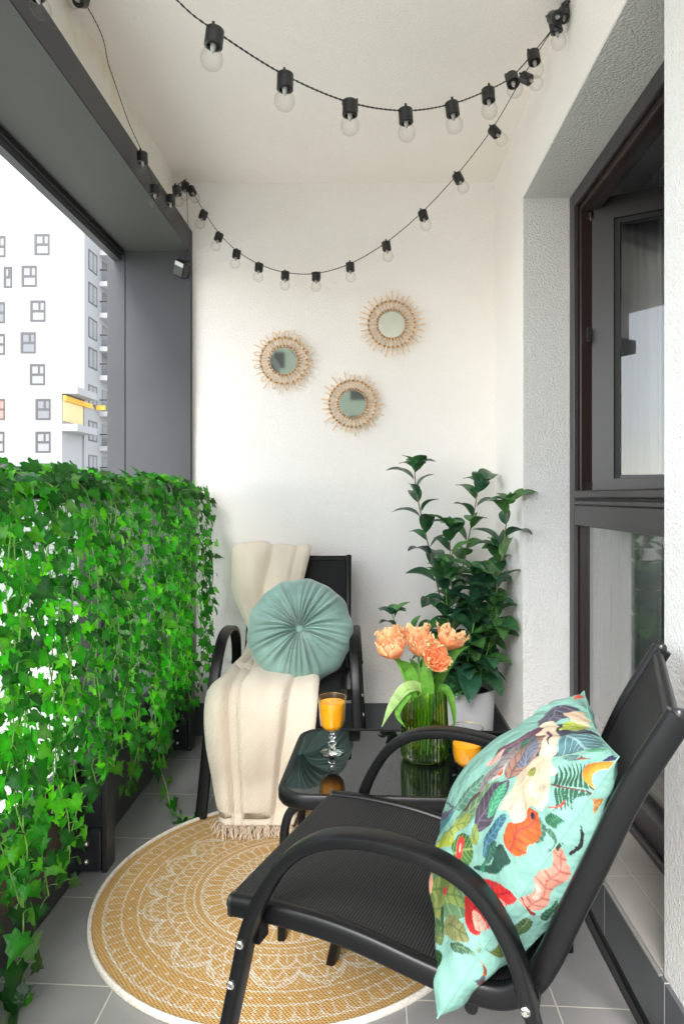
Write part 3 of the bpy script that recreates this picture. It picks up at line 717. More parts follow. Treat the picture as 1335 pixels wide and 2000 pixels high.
def tulip(label, px, py, Y, size, axis, open_=.5, seed=0, base=None, leaf=None):
    rs = random.Random(seed)
    c = at(px, py, Y); ax = Vector(axis).normalized(); size *= 1.05; open_ *= .62
    a0 = rs.uniform(0, 6.28); b0 = Vector(base) if base else Vector((VX+.018*math.cos(a0), VY+.018*math.sin(a0), .405))
    t = thing('tulip', label, 'tulip', (b0.x, b0.y, .402), 0, 'peach tulips in the green vase')
    foot = c-ax*size*.5
    st = spline([b0, b0*.55+foot*.45+Vector((0,0,.01)), foot-ax*.035, foot], 7)
    MB().tube(st, .0033, 8).build('stem', M['greenstem'], t)
    side = ax.orthogonal().normalized(); oth = ax.cross(side)
    q = MB(); cols = []
    nrow, ncol = 11, 9
    for layer, (n, rad, ht, op) in enumerate(((6, .50, 1.0, open_),(6, .40, .95, open_*.7),(5, .27, .86, open_*.4),(4, .13, .78, .1))):
        for k in range(n):
            ph = 2*math.pi*(k+.5*layer)/n+rs.uniform(-.15,.15); hh = ht*size*rs.uniform(.9,1.05); o_ = op*rs.uniform(.7,1.3)
            G = np.zeros((nrow, ncol, 3)); wid = 1.05/n*2*math.pi/2*1.05
            for i in range(nrow):
                t_ = i/(nrow-1)
                rr = size*rad*(.20+1.0*math.sin(min(1, t_*1.25+.08)*math.pi*.52)**.9)*(1+o_*t_*t_*.55)-(0 if layer == 0 else .0)
                if t_ > .6: rr *= 1-(.28-o_*.55)*(t_-.6)/.4
                for j in range(ncol):
                    s_ = (j-4)/4; tw = wid*(math.sin(math.pi*min(.93, t_*.85+.12))**.6)
                    fr_ = (rs.uniform(-.07,.05) if i == nrow-1 else (rs.uniform(-.02,.02) if i > nrow-4 else 0))*size*1.1
                    z = hh*t_-abs(s_)**2*.16*size*t_+fr_
                    r2 = rr*(1+.05*rs.uniform(-1,1)*t_)+(.006 if rs.random() < .3 and i > 8 else 0)
                    an = ph+s_*tw
                    pnt = foot+side*(r2*math.cos(an))+oth*(r2*math.sin(an))+ax*z
                    G[i,j] = pnt
                    edge = max(t_**5, abs(s_)**4*t_)
                    base_c = np.array((.95,.47,.20))*(1-edge)+np.array((.98,.76,.42))*edge
                    pk = max(0, 1-abs(s_)*1.6)*(1-abs(t_-.55)*1.6)*(.75 if layer > 0 else .45)
                    base_c = base_c*(1-max(0,pk))+np.array((.93,.32,.27))*max(0,pk)
                    if t_ < .15: base_c = base_c*.6+np.array((.6,.6,.15))*.4
                    cols.append(base_c)
            q.grid(G)
    q.build('bloom', M['petal'], t, colors=np.array(cols), cname='leaf_tint', smooth=180)
    if leaf:
        strip_leaf([Vector(v) for v in leaf[0]], leaf[1], leaf[2], leaf[3], 'leaf', t)
g1, g2, g3 = (.10,.26,.045), (.14,.36,.05), (.34,.50,.18)
V_ = lambda x, y, Y: at(x, y, Y)
b1 = (VX, VY, .47)
tulip('peach tulip lowest on the left of the bunch', 765, 1264, 1.80, .062, (-.35,-.25,.9), .35, 1, None, ([b1, V_(822,1352,1.80), V_(795,1345,1.78), V_(768,1375,1.77), V_(745,1420,1.76)], .020, (-.2,-.5,.8), g3))
tulip('peach tulip at the upper left, half hidden behind the lowest left one', 760, 1243, 1.86, .056, (-.4,.1,.95), .3, 2, None, ([b1, V_(812,1348,1.84), V_(797,1305,1.84), V_(770,1288,1.82)], .017, (-.3,-.9,.2), g2))
tulip('peach tulip at the top middle of the bunch, opening wide', 812, 1240, 1.88, .056, (-.1,.1,1), .7, 3, None, ([b1, V_(822,1350,1.86), V_(812,1310,1.88), V_(800,1285,1.88)], .018, (.1,-1,.1), g1))
tulip('ruffled peach tulip in the middle of the bunch', 823, 1262, 1.83, .054, (-.1,-.3,.9), .6, 4, None, ([b1, V_(835,1350,1.80), V_(832,1310,1.79), V_(838,1285,1.80)], .017, (-.2,-1,.0), g2))
tulip('round peony shaped orange tulip facing the viewer', 852, 1287, 1.77, .052, (.12,-.85,.55), .55, 5, None, ([b1, V_(845,1350,1.84), V_(868,1300,1.84), V_(890,1272,1.84), V_(915,1262,1.84)], .018, (.3,-.9,-.3), g1))
tulip('pale peach tulip just behind the round orange one', 848, 1266, 1.84, .050, (.1,.0,1), .6, 6, None, ([b1, V_(858,1352,1.82), V_(873,1352,1.81), V_(884,1390,1.80), V_(887,1432,1.80)], .015, (.6,-.6,.5), g2))
tulip('large ruffled peach tulip at the right of the bunch', 880, 1247, 1.85, .058, (.35,-.1,.95), .75, 7, None, ([b1, V_(806,1355,1.78), V_(788,1368,1.77), V_(776,1395,1.77), V_(790,1420,1.77)], .010, (-.3,-.9,.3), g2))

# ------------------------------------------------------------------ potted shrub
PX, PY = .405, 2.83
pt = thing('potted_shrub', 'tall glossy dark green shrub in pale grey pot in the corner', 'potted plant', (PX, PY, 0))
pp = [(.0001,.003),(.108,.003),(.114,.012),(.124,.16),(.131,.300),(.131,.308),(.124,.308),(.120,.285),(.0001,.285)]
pot = MB().lathe(pp, (PX,PY,0), 64).build('pot', M['pot'], pt)
MB().lathe([(.0001,.296),(.05,.293),(.10,.288),(.120,.280)], (PX,PY,0), 40).build('soil', M['soil'], pt)
Ls = Leaves('lance'); sr = random.Random(11)
def shrub_col():
    g = sr.uniform(.85, 1.6); return np.array(sr.choice(((.026,.085,.036),(.032,.11,.034),(.05,.14,.035),(.020,.070,.038))))*g
def stem(pts, r0, r1, lens, dens=.030, low=.08, start=0.12, tipn=5):
    P = spline(pts, 8); n = len(P); rad = np.linspace(r0, r1, n)/r0
    MB().tube(P, r0, 8, rad).build('stem', M['bark'] if r0 > .0028 else M['greenstem'], pt)
    acc = 0; ang = sr.uniform(0, 6)
    tot = sum((P[i+1]-P[i]).length for i in range(n-1)); done = 0
    for i in range(n-1):
        d = (P[i+1]-P[i]).length; acc += d; done += d; f = done/tot
        if f < start: acc = 0; continue
        while acc > dens*1.02:
            acc -= dens*1.02; ang += 2.4
            tg = (P[i+1]-P[i]).normalized(); a = tg.orthogonal().normalized(); b_ = tg.cross(a)
            out = a*math.cos(ang)+b_*math.sin(ang)
            L_ = (lens*(1.60-.42*f)*sr.uniform(.75,1.2))
            up = .30+.35*f+sr.uniform(-.25,.2)-(.55 if f < .45 else 0)*sr.random()
            dr = (out+Vector((0,0,up))).normalized(); pos = P[i+1]+dr*.006
            e = pos+dr*L_
            if e.y > YB-.02: dr.y -= (e.y-YB+.03)/L_; dr.normalize()
            if e.x > XW-.015 and e.y > Y1-.02: dr.x -= (e.x-XW+.025)/L_; dr.normalize()
            Ls.put(pos, dr, Vector((sr.gauss(0,.2), sr.gauss(0,.2)-.15, 1)), L_, shrub_col(), sr.uniform(.80,1.15)*(1.2 if f < .5 else 1))
    top = P[-1]; tg = (P[-1]-P[-3]).normalized()
    for k in range(tipn):
        a = 2*math.pi*k/tipn+sr.random(); dr = (Vector((math.cos(a), math.sin(a), .35+.5*(k % 2)))).normalized()
        if top.x+dr.x*lens > XW-.02 and top.y > Y1-.05: dr.x = -abs(dr.x)
        if top.y+dr.y*lens > YB-.03: dr.y = -abs(dr.y)*.5
        Ls.put(top, dr, Vector((0,-.2,1)), lens*sr.uniform(.75,1.05), shrub_col()*1.25, 1.2)
    Ls.put(top, (tg+Vector((.05,-.1,0))).normalized(), Vector((.2,-1,.2)), lens*.55, shrub_col()*1.6, 1.5)
    return P
def S(*a): return [at(x, y, Y) for x, y, Y in a]
stem([(PX-.03,PY,.28)]+S((868,1225,2.84),(850,1125,2.86),(825,1020,2.88),(812,955,2.88),(809,915,2.88)), .0042, .0022, .098, .034, start=.30)
stem([(PX-.01,PY,.28)]+S((888,1225,2.90),(905,1100,2.93),(925,1000,2.93),(935,945,2.92)), .0044, .0022, .098, .036, start=.35)
stem([(PX-.01,PY-.02,.28)]+S((885,1215,2.78),(880,1110,2.78),(877,1030,2.78)), .0030, .0020, .085, .030, start=.25)
stem([(PX+.02,PY-.02,.28)]+S((945,1250,2.74),(968,1160,2.66),(982,1070,2.60),(992,985,2.54)), .0036, .0022, .092, .044, start=.2, tipn=4)
stem([(PX+.03,PY,.28)]+S((945,1235,2.84),(962,1150,2.84),(972,1075,2.82)), .0030, .0020, .095, .024, start=.15)
stem([(PX+.0,PY-.05,.28)]+S((915,1270,2.70),(930,1190,2.70),(935,1130,2.70)), .0026, .0018, .105, .017, start=.1)
stem([(PX-.05,PY-.02,.28)]+S((880,1270,2.78),(872,1180,2.76),(868,1110,2.74)), .0026, .0018, .095, .020, start=.1)
stem([(PX-.06,PY-.05,.28)]+S((845,1265,2.72),(812,1240,2.70),(780,1235,2.70),(765,1200,2.72)), .0026, .0018, .070, .028, start=.35, tipn=5)
stem([(PX+.04,PY-.05,.28)]+S((950,1275,2.72),(965,1220,2.68),(968,1185,2.66)), .0026, .0018, .095, .018, start=.1)
for k in range(34):       # big drooping leaves over the rim
    a = sr.uniform(0, 6.28); r_ = sr.uniform(.02,.10); z = sr.uniform(.34,.52)
    p = Vector((PX+r_*math.cos(a), PY+r_*math.sin(a), z)); dr = Vector((math.cos(a)*.8, math.sin(a)*.8-.2, sr.uniform(-1.1,.1))).normalized(); L_ = sr.uniform(.075,.115)
    e = p+dr*L_
    if e.x > XW-.02: dr.x = -abs(dr.x)*.3
    if e.y > YB-.03: dr.y = -abs(dr.y)
    Ls.put(p, dr, Vector((math.cos(a)*.5, -.8, .6)), L_, shrub_col(), sr.uniform(1.1,1.5))
Ls.build('foliage', M['shrub'], pt)

# ------------------------------------------------------------------ round velvet cushion
def round_cushion():
    c = at(586, 1232, 2.52); Rc = .196
    nr, ns = 70, 480; rs = np.random.default_rng(3)
    th = np.linspace(0, 2*np.pi, ns, endpoint=False)
    pl_ = np.zeros(ns)
    for n, a in ((13,.5),(19,.7),(27,.8),(38,.5),(53,.25)): pl_ += a*np.sin(n*th+rs.uniform(0,6))
    pl_ = np.abs(pl_)**.8*np.sign(pl_)
    def face(sgn):
        rows = []
        for i in range(nr):
            t_ = i/(nr-1); r_ = Rc*math.sin(t_*math.pi/2)**.9 if t_ > 0 else .0005
            u_ = r_/Rc; zz = .088*(max(0, 1-u_**3.2))**.55
            zz -= .050*math.exp(-(u_/.17)**2)
            amp = .0088*(1-u_**3)*min(1, u_*5)
            sh = np.sin(th*5+1.2)*.10*u_
            pp_ = np.interp((th+sh) % (2*np.pi), th, pl_, period=2*np.pi)
            z = zz+amp*pp_; rr = r_*(1+.012*np.sin(th*9+2)*u_+.010*np.sin(th*14)*u_)
            rows.append(np.stack([rr*np.cos(th), rr*np.sin(th), sgn*z], 1))
        return np.array(rows)
    t = thing('round_cushion', 'round mint green velvet cushion with pleats gathered to a centre button', 'cushion', c)
    nrm = Vector((.04, -.93, .36)).normalized(); M3 = nrm.to_track_quat('Z', 'Y').to_matrix()
    def tr(A): return (A.reshape(-1,3) @ np.array(M3).T + np.array(c)).reshape(A.shape)
    F = face(1); B = face(-1)[:, :, :]
    MB().grid(tr(F), True).build('front_cover', M['velvet'], t, smooth=180)
    MB().grid(tr(B[::-1]), True).build('back_cover', M['velvet'], t, smooth=180)
    bt = np.array([[(r_*math.cos(a), r_*math.sin(a), z) for a in np.linspace(0, 2*math.pi, 32, endpoint=False)] for r_, z in ((.0001,.050),(.008,.0495),(.013,.047),(.0155,.042),(.014,.036))])
    MB().grid(tr(bt), True).build('button', M['velvet'], t, smooth=180)
round_cushion()

# ------------------------------------------------------------------ blanket
def blanket():
    # stations along the cloth: (left x, right x, Y, Z) of its centre sheet
    ST = [(-.60,-.26,3.045,.70),(-.60,-.26,3.050,.76),(-.605,-.255,3.050,.82),(-.59,-.25,3.025,.862),(-.59,-.245,2.985,.856),(-.585,-.26,2.945,.79),
          (-.575,-.28,2.905,.70),(-.530,-.30,2.865,.61),(-.490,-.30,2.825,.54),(-.490,-.28,2.775,.49),(-.515,-.24,2.70,.458),(-.535,-.205,2.60,.448),(-.545,-.185,2.48,.447),(-.550,-.168,2.40,.443),
          (-.552,-.165,2.33,.430),(-.552,-.165,2.275,.395),(-.548,-.170,2.252,.33),(-.540,-.185,2.250,.25),(-.530,-.20,2.262,.17),(-.515,-.215,2.255,.10),(-.500,-.23,2.245,.048),(-.490,-.24,2.215,.022)]
    C0 = spline([Vector((a, Y, Z)) for a, b_, Y, Z in ST], 6); C1 = spline([Vector((b_, Y, Z)) for a, b_, Y, Z in ST], 6)
    n = len(C0); nc = 150; G = np.zeros((n, nc, 3)); uv = np.zeros((n, nc, 2)); arc = 0
    s = np.linspace(0, 1, nc)
    for i in range(n):
        a, b_ = np.array(C0[i]), np.array(C1[i])
        if i: arc += (C0[i]-C0[i-1]).length
        tg = np.array((C0[min(i+1,n-1)]-C0[max(i-1,0)]).normalized()); la = (b_-a)/np.linalg.norm(b_-a); nr = np.cross(tg, la); nr /= np.linalg.norm(nr)
        f = i/(n-1)
        nr = -nr if nr[1] > 0 and f < .9 or nr[2] < -.3 and f < .9 else nr
        base = a[None,:]+(b_-a)[None,:]*s[:,None]
        front = np.clip((f-.60)/.08, 0, 1); seat = np.clip((f-.42)/.06,0,1)*(1-front); back = np.clip(1-(f-.36)/.08, 0, 1)
        d = np.zeros(nc)
        def box_(a_, b2, w2): return 1/(1+np.exp(-(s-a_)/w2))/(1+np.exp((s-b2)/w2))
        k1 = .20+.05*f+.015*math.sin(f*17); k2 = .28+.06*f*f+.01*math.sin(f*23+1); k3 = .74-.03*math.sin(f*9)
        fs_ = front+.55*seat
        d += fs_*(.044*box_(.02, k1-.02, .016)+.020*box_(k1+.015, k2, .009)+.048*box_(k2+.035, k3-.01, .013)+.022*box_(k3+.015, .99, .016))
        d += fs_*(.008*np.sin(s*9+2.2*np.sin(f*6))+.005*np.sin(f*25+s*7)*np.sin(s*6+f*11))
        b1 = .34+.16*math.sin(f*8); d += back*(.034*box_(.03, b1-.03, .03)+.026*box_(b1+.03, .80, .025)+.016*box_(.84, .99, .02)+.006*np.sin(s*11+f*20))
        d += .0012*np.sin(s*37-f*14)
        # left side slips off the seat edge and hangs outside the arm
        drop = seat*np.clip((.17-s)/.17, 0, 1)**1.4
        P = base+nr[None,:]*d[:,None]
        P[:,2] -= drop*.05
        drop2 = front*np.clip((.15-s)/.15, 0, 1)**1.5
        P[:,1] += drop2*.05
        if f > .96: P[:,2] = np.maximum(P[:,2]-d*.5, .012)
        P[:,1] = np.minimum(P[:,1], YB-.014)
        G[i] = P; uv[i,:,0] = s*np.linalg.norm(b_-a)*1.3; uv[i,:,1] = arc
    t = thing('blanket', 'cream woven blanket draped over the rear chair down to the floor', 'blanket', (-.38, 2.3, .01))
    MB().grid(G).build('cloth', M['blanket'], t, uvs=uv.reshape(-1,2), smooth=180, solid=.0035)
    q = MB(); e = G[-1]; rr = random.Random(5)
    for k in range(0, nc, 2):
        for m_ in range(2):
            p0 = Vector(e[k]); ln = rr.uniform(.025,.055); dr = Vector((rr.uniform(-.5,.5), -1+rr.uniform(-.2,.5), 0)).normalized()
            p1 = p0+dr*ln*.5+Vector((0,0,rr.uniform(-.002,.008))); p2 = p0+dr*ln+Vector((rr.uniform(-.01,.01), 0, 0)); p1.z = max(p1.z, .013); p2.z = .0125 if p2.y < 2.43 else .004
            q.tube(spline([p0, p1, p2], 3), .0011, 4)
    q.build('fringe', M['fringe'], t)
blanket()

# ------------------------------------------------------------------ flowered cushion
PRINT = [
 (1,(0.11,0.15,0.15),(0.04,0.06,0.07),[(0.322,0.75),(0.361,0.76),(0.387,0.777),(0.404,0.799),(0.444,0.818),(0.492,0.835),(0.489,0.862),(0.455,0.89),(0.457,0.912),(0.468,0.932),(0.465,0.949),(0.445,0.966),(0.374,0.988),(0.346,0.997),(0.307,0.997),(0.198,0.997),(0.176,0.997),(0.149,0.997),(0.145,0.996),(0.121,0.976),(0.118,0.953),(0.13,0.929),(0.155,0.907),(0.172,0.892),(0.179,0.878),(0.184,0.863),(0.189,0.849),(0.198,0.833),(0.213,0.818),(0.233,0.801),(0.25,0.781),(0.258,0.762),(0.262,0.745),(0.263,0.728),(0.273,0.725),(0.292,0.74)]),
 (1,(0.14,0.24,0.14),(0.35,0.45,0.2),[(0.286,0.428),(0.289,0.447),(0.29,0.469),(0.29,0.496),(0.29,0.522),(0.292,0.549),(0.287,0.573),(0.277,0.596),(0.266,0.619),(0.258,0.64),(0.248,0.644),(0.235,0.632),(0.221,0.62),(0.206,0.609),(0.195,0.592),(0.195,0.565),(0.195,0.538),(0.195,0.511),(0.198,0.488),(0.202,0.469),(0.205,0.452),(0.209,0.434),(0.225,0.415),(0.258,0.395),(0.279,0.393),(0.282,0.411)]),
 (1,(0.1,0.2,0.1),(0.3,0.4,0.15),[(0.276,0.115),(0.29,0.131),(0.304,0.145),(0.327,0.149),(0.295,0.194),(0.242,0.249),(0.208,0.286),(0.178,0.312),(0.155,0.333),(0.132,0.353),(0.117,0.36),(0.104,0.359),(0.094,0.354),(0.084,0.35),(0.076,0.339),(0.068,0.32),(0.06,0.302),(0.05,0.285),(0.049,0.267),(0.057,0.248),(0.071,0.223),(0.097,0.194),(0.131,0.165),(0.161,0.144),(0.191,0.122),(0.231,0.093),(0.248,0.094),(0.262,0.103)]),
 (1,(0.05,0.13,0.09),(0.2,0.4,0.3),[(0.05,0.643),(0.054,0.623),(0.05,0.607),(0.041,0.599),(0.034,0.589),(0.029,0.579),(0.024,0.582),(0.021,0.599),(0.02,0.614),(0.017,0.63),(0.017,0.644),(0.019,0.656),(0.019,0.669),(0.019,0.681),(0.02,0.688),(0.024,0.69),(0.029,0.693),(0.034,0.694),(0.04,0.684),(0.046,0.663)]),
 (1,(0.1,0.09,0.13),(0.3,0.3,0.38),[(0.508,0.853),(0.538,0.852),(0.609,0.849),(0.643,0.865),(0.686,0.878),(0.755,0.885),(0.768,0.9),(0.76,0.917),(0.744,0.936),(0.73,0.954),(0.72,0.966),(0.704,0.976),(0.694,0.983),(0.688,0.988),(0.649,0.988),(0.605,0.973),(0.568,0.959),(0.528,0.949),(0.504,0.937),(0.484,0.926),(0.468,0.913),(0.462,0.899),(0.468,0.882),(0.486,0.863)]),
 (1,(0.05,0.05,0.08),None,[(0.401,0.88),(0.489,0.859),(0.494,0.863),(0.471,0.883),(0.458,0.899),(0.459,0.912),(0.451,0.923),(0.413,0.933),(0.378,0.942),(0.356,0.95),(0.337,0.959),(0.337,0.971),(0.34,0.981),(0.354,0.991),(0.363,0.997),(0.33,0.997),(0.309,0.997),(0.204,0.997),(0.204,0.997),(0.223,0.997),(0.208,0.99),(0.194,0.977),(0.195,0.966),(0.205,0.956),(0.219,0.944),(0.236,0.932),(0.259,0.923),(0.309,0.912),(0.334,0.905),(0.347,0.897),(0.361,0.892),(0.378,0.888)]),
 (1,(0.09,0.2,0.22),(0.4,0.6,0.6),[(0.199,0.868),(0.222,0.879),(0.236,0.89),(0.243,0.905),(0.252,0.917),(0.299,0.926),(0.33,0.934),(0.323,0.946),(0.236,0.966),(0.235,0.976),(0.239,0.984),(0.249,0.991),(0.277,0.996),(0.303,0.997),(0.205,0.997),(0.185,0.997),(0.159,0.997),(0.128,0.997),(0.127,0.997),(0.127,0.991),(0.122,0.981),(0.122,0.971),(0.121,0.959),(0.124,0.946),(0.134,0.93),(0.152,0.915),(0.169,0.9),(0.178,0.889),(0.182,0.878),(0.185,0.868)]),
 (1,(0.72,0.55,0.38),None,[(0.523,0.959),(0.576,0.949),(0.6,0.95),(0.606,0.959),(0.613,0.967),(0.626,0.977),(0.63,0.984),(0.636,0.991),(0.649,0.997),(0.623,0.997),(0.596,0.997),(0.566,0.997),(0.467,0.997),(0.441,0.997),(0.434,0.997),(0.451,0.997),(0.459,0.993),(0.462,0.986),(0.472,0.98),(0.482,0.974),(0.491,0.969),(0.499,0.963)]),
 (1,(0.4,0.45,0.08),(0.15,0.25,0.03),[(0.377,0.933),(0.361,0.923),(0.373,0.923),(0.445,0.927),(0.478,0.939),(0.494,0.953),(0.499,0.963),(0.491,0.967),(0.485,0.973),(0.479,0.979),(0.467,0.983),(0.435,0.987),(0.376,0.988),(0.366,0.981),(0.36,0.971),(0.36,0.961),(0.367,0.951),(0.38,0.942)]),
 (1,(0.05,0.1,0.03),None,[(0.723,0.997),(0.745,0.996),(0.762,0.997),(0.836,0.997),(0.72,0.997),(0.693,0.997),(0.595,0.997),(0.568,0.997),(0.468,0.997),(0.44,0.997),(0.435,0.997),(0.451,0.997),(0.474,0.997),(0.559,0.997),(0.578,0.997),(0.6,0.997),(0.624,0.997),(0.691,0.997)]),
 (1,(0.7,0.1,0.06),None,[(0.819,0.986),(0.879,0.977),(0.9,0.981),(0.91,0.99),(0.895,0.996),(0.855,0.996),(0.825,0.994),(0.799,0.991)]),
 (1,(0.1,0.3,0.18),None,[(0.11,0.947),(0.12,0.944),(0.124,0.95),(0.124,0.964),(0.124,0.974),(0.121,0.981),(0.115,0.987),(0.112,0.993),(0.105,0.99),(0.098,0.977),(0.098,0.966),(0.103,0.954)]),
 (1,(0.13,0.06,0.1),(0.3,0.2,0.22),[(0.39,0.654),(0.425,0.663),(0.438,0.681),(0.42,0.711),(0.413,0.737),(0.415,0.761),(0.424,0.779),(0.44,0.792),(0.459,0.805),(0.479,0.818),(0.474,0.831),(0.388,0.856),(0.371,0.852),(0.368,0.833),(0.367,0.814),(0.36,0.796),(0.354,0.778),(0.347,0.761),(0.343,0.742),(0.341,0.724),(0.344,0.707),(0.351,0.691),(0.361,0.674),(0.37,0.657)]),
 (1,(0.05,0.18,0.12),None,[(0.306,0.731),(0.347,0.723),(0.368,0.727),(0.37,0.747),(0.374,0.765),(0.38,0.784),(0.381,0.801),(0.376,0.819),(0.364,0.822),(0.35,0.809),(0.33,0.799),(0.312,0.788),(0.303,0.777),(0.299,0.764),(0.296,0.752),(0.293,0.74)]),
 (1,(0.85,0.5,0.45),(0.9,0.7,0.6),[(0.293,0.539),(0.304,0.541),(0.312,0.552),(0.313,0.575),(0.313,0.597),(0.313,0.62),(0.309,0.64),(0.3,0.657),(0.292,0.674),(0.286,0.69),(0.277,0.69),(0.269,0.674),(0.267,0.659),(0.272,0.641),(0.276,0.624),(0.282,0.607),(0.285,0.592),(0.286,0.576),(0.286,0.56),(0.286,0.546)]),
 (1,(0.8,0.1,0.04),None,[(0.269,0.66),(0.286,0.641),(0.296,0.637),(0.295,0.65),(0.295,0.663),(0.292,0.677),(0.283,0.68),(0.269,0.673)]),
 (1,(0.35,0.2,0.15),(0.1,0.04,0.06),[(0.245,0.67),(0.258,0.674),(0.269,0.684),(0.277,0.701),(0.287,0.717),(0.302,0.733),(0.313,0.747),(0.32,0.762),(0.329,0.777),(0.334,0.792),(0.34,0.808),(0.339,0.825),(0.34,0.842),(0.349,0.856),(0.351,0.872),(0.351,0.888),(0.333,0.888),(0.272,0.879),(0.249,0.863),(0.236,0.846),(0.228,0.829),(0.225,0.814),(0.223,0.795),(0.223,0.778),(0.223,0.761),(0.223,0.744),(0.222,0.727),(0.218,0.711),(0.221,0.694),(0.231,0.677)]),
 (1,(0.1,0.09,0.12),None,[(0.225,0.681),(0.24,0.664),(0.243,0.663),(0.235,0.674),(0.226,0.687),(0.219,0.698),(0.218,0.711),(0.222,0.727),(0.223,0.744),(0.223,0.761),(0.223,0.778),(0.222,0.794),(0.222,0.811),(0.223,0.826),(0.221,0.828),(0.209,0.815),(0.205,0.801),(0.208,0.784),(0.211,0.768),(0.212,0.751),(0.212,0.737),(0.215,0.724),(0.216,0.71),(0.216,0.697)]),
 (1,(0.08,0.05,0.05),None,[(0.276,0.447),(0.289,0.442),(0.295,0.452),(0.293,0.475),(0.293,0.498),(0.293,0.521),(0.293,0.541),(0.295,0.559),(0.296,0.578),(0.297,0.596),(0.295,0.595),(0.289,0.575),(0.283,0.553),(0.277,0.532),(0.273,0.514),(0.273,0.495),(0.272,0.477),(0.27,0.458)]),
 (1,(0.06,0.22,0.25),None,[(0.417,0.192),(0.431,0.204),(0.492,0.188),(0.505,0.194),(0.474,0.231),(0.39,0.303),(0.359,0.34),(0.34,0.367),(0.329,0.388),(0.319,0.41),(0.316,0.404),(0.316,0.374),(0.322,0.341),(0.339,0.3),(0.368,0.259),(0.391,0.231),(0.42,0.199),(0.415,0.189)]),
 (1,(0.13,0.1,0.16),None,[(0.509,0.196),(0.516,0.205),(0.521,0.212),(0.525,0.219),(0.528,0.228),(0.467,0.279),(0.39,0.339),(0.363,0.367),(0.346,0.388),(0.782,0.149),(0.329,0.407),(0.334,0.386),(0.34,0.364),(0.353,0.339),(0.38,0.306),(0.471,0.236),(0.512,0.199),(0.506,0.195)]),
 (1,(0.08,0.06,0.09),(0.2,0.17,0.2),[(0.147,0.477),(0.161,0.465),(0.172,0.465),(0.182,0.474),(0.194,0.484),(0.208,0.491),(0.222,0.502),(0.235,0.516),(0.246,0.532),(0.258,0.548),(0.262,0.565),(0.26,0.582),(0.26,0.599),(0.259,0.616),(0.255,0.632),(0.245,0.646),(0.238,0.66),(0.231,0.673),(0.222,0.674),(0.209,0.666),(0.195,0.659),(0.181,0.65),(0.169,0.64),(0.161,0.63),(0.155,0.617),(0.148,0.606),(0.141,0.592),(0.135,0.573),(0.13,0.555),(0.125,0.536),(0.128,0.515),(0.135,0.494)]),
 (1,(0.05,0.3,0.15),(0.25,0.6,0.38),[(0.142,0.569),(0.149,0.546),(0.157,0.541),(0.168,0.549),(0.181,0.558),(0.198,0.565),(0.209,0.576),(0.216,0.589),(0.223,0.602),(0.229,0.616),(0.231,0.633),(0.231,0.654),(0.223,0.661),(0.209,0.654),(0.194,0.647),(0.179,0.641),(0.167,0.632),(0.158,0.616),(0.149,0.602),(0.144,0.587)]),
 (1,(0.06,0.13,0.2),(0.08,0.42,0.45),[(0.111,0.502),(0.112,0.515),(0.115,0.526),(0.117,0.538),(0.117,0.55),(0.12,0.562),(0.115,0.579),(0.108,0.6),(0.098,0.606),(0.084,0.596),(0.08,0.582),(0.083,0.562),(0.084,0.546),(0.08,0.536),(0.077,0.526),(0.076,0.516),(0.076,0.504),(0.077,0.488),(0.078,0.474),(0.08,0.458),(0.084,0.447),(0.088,0.44),(0.093,0.441),(0.097,0.45),(0.1,0.458),(0.104,0.467),(0.107,0.478),(0.11,0.489)]),
 (1,(0.72,0.12,0.02),(0.3,0.03,0.05),[(0.057,0.541),(0.064,0.548),(0.068,0.558),(0.068,0.57),(0.07,0.583),(0.071,0.595),(0.068,0.605),(0.061,0.612),(0.058,0.624),(0.058,0.643),(0.063,0.659),(0.076,0.67),(0.077,0.68),(0.064,0.687),(0.054,0.693),(0.044,0.7),(0.039,0.697),(0.034,0.687),(0.03,0.677),(0.027,0.666),(0.024,0.656),(0.023,0.646),(0.02,0.637),(0.019,0.627),(0.017,0.619),(0.019,0.609),(0.02,0.599),(0.02,0.585),(0.021,0.575),(0.026,0.565),(0.029,0.556),(0.033,0.546),(0.039,0.542),(0.049,0.538)]),
 (1,(0.02,0.02,0.06),None,[(0.051,0.669),(0.058,0.671),(0.061,0.677),(0.057,0.683),(0.053,0.686),(0.049,0.686),(0.047,0.68),(0.047,0.671)]),
 (1,(0.03,0.11,0.06),None,[(0.053,0.799),(0.058,0.796),(0.07,0.799),(0.081,0.805),(0.093,0.812),(0.104,0.821),(0.118,0.829),(0.14,0.839),(0.14,0.841),(0.121,0.835),(0.105,0.828),(0.091,0.819),(0.076,0.812),(0.058,0.805)]),
 (1,(0.02,0.1,0.05),None,[(0.044,0.801),(0.049,0.798),(0.04,0.791),(0.029,0.778),(0.023,0.767),(0.021,0.758),(0.02,0.75),(0.02,0.74),(0.019,0.74),(0.019,0.75),(0.017,0.761),(0.017,0.771),(0.02,0.779),(0.024,0.787),(0.03,0.794),(0.037,0.799)]),
 (1,(0.03,0.11,0.06),None,[(0.047,0.809),(0.051,0.806),(0.061,0.808),(0.076,0.815),(0.087,0.822),(0.098,0.829),(0.114,0.839),(0.135,0.849),(0.137,0.852),(0.117,0.845),(0.101,0.838),(0.087,0.829),(0.07,0.821),(0.051,0.814)]),
 (1,(0.02,0.1,0.05),None,[(0.039,0.811),(0.041,0.806),(0.034,0.799),(0.023,0.787),(0.017,0.774),(0.014,0.758),(0.013,0.76),(0.013,0.777),(0.016,0.788),(0.02,0.795),(0.026,0.802),(0.033,0.809)]),
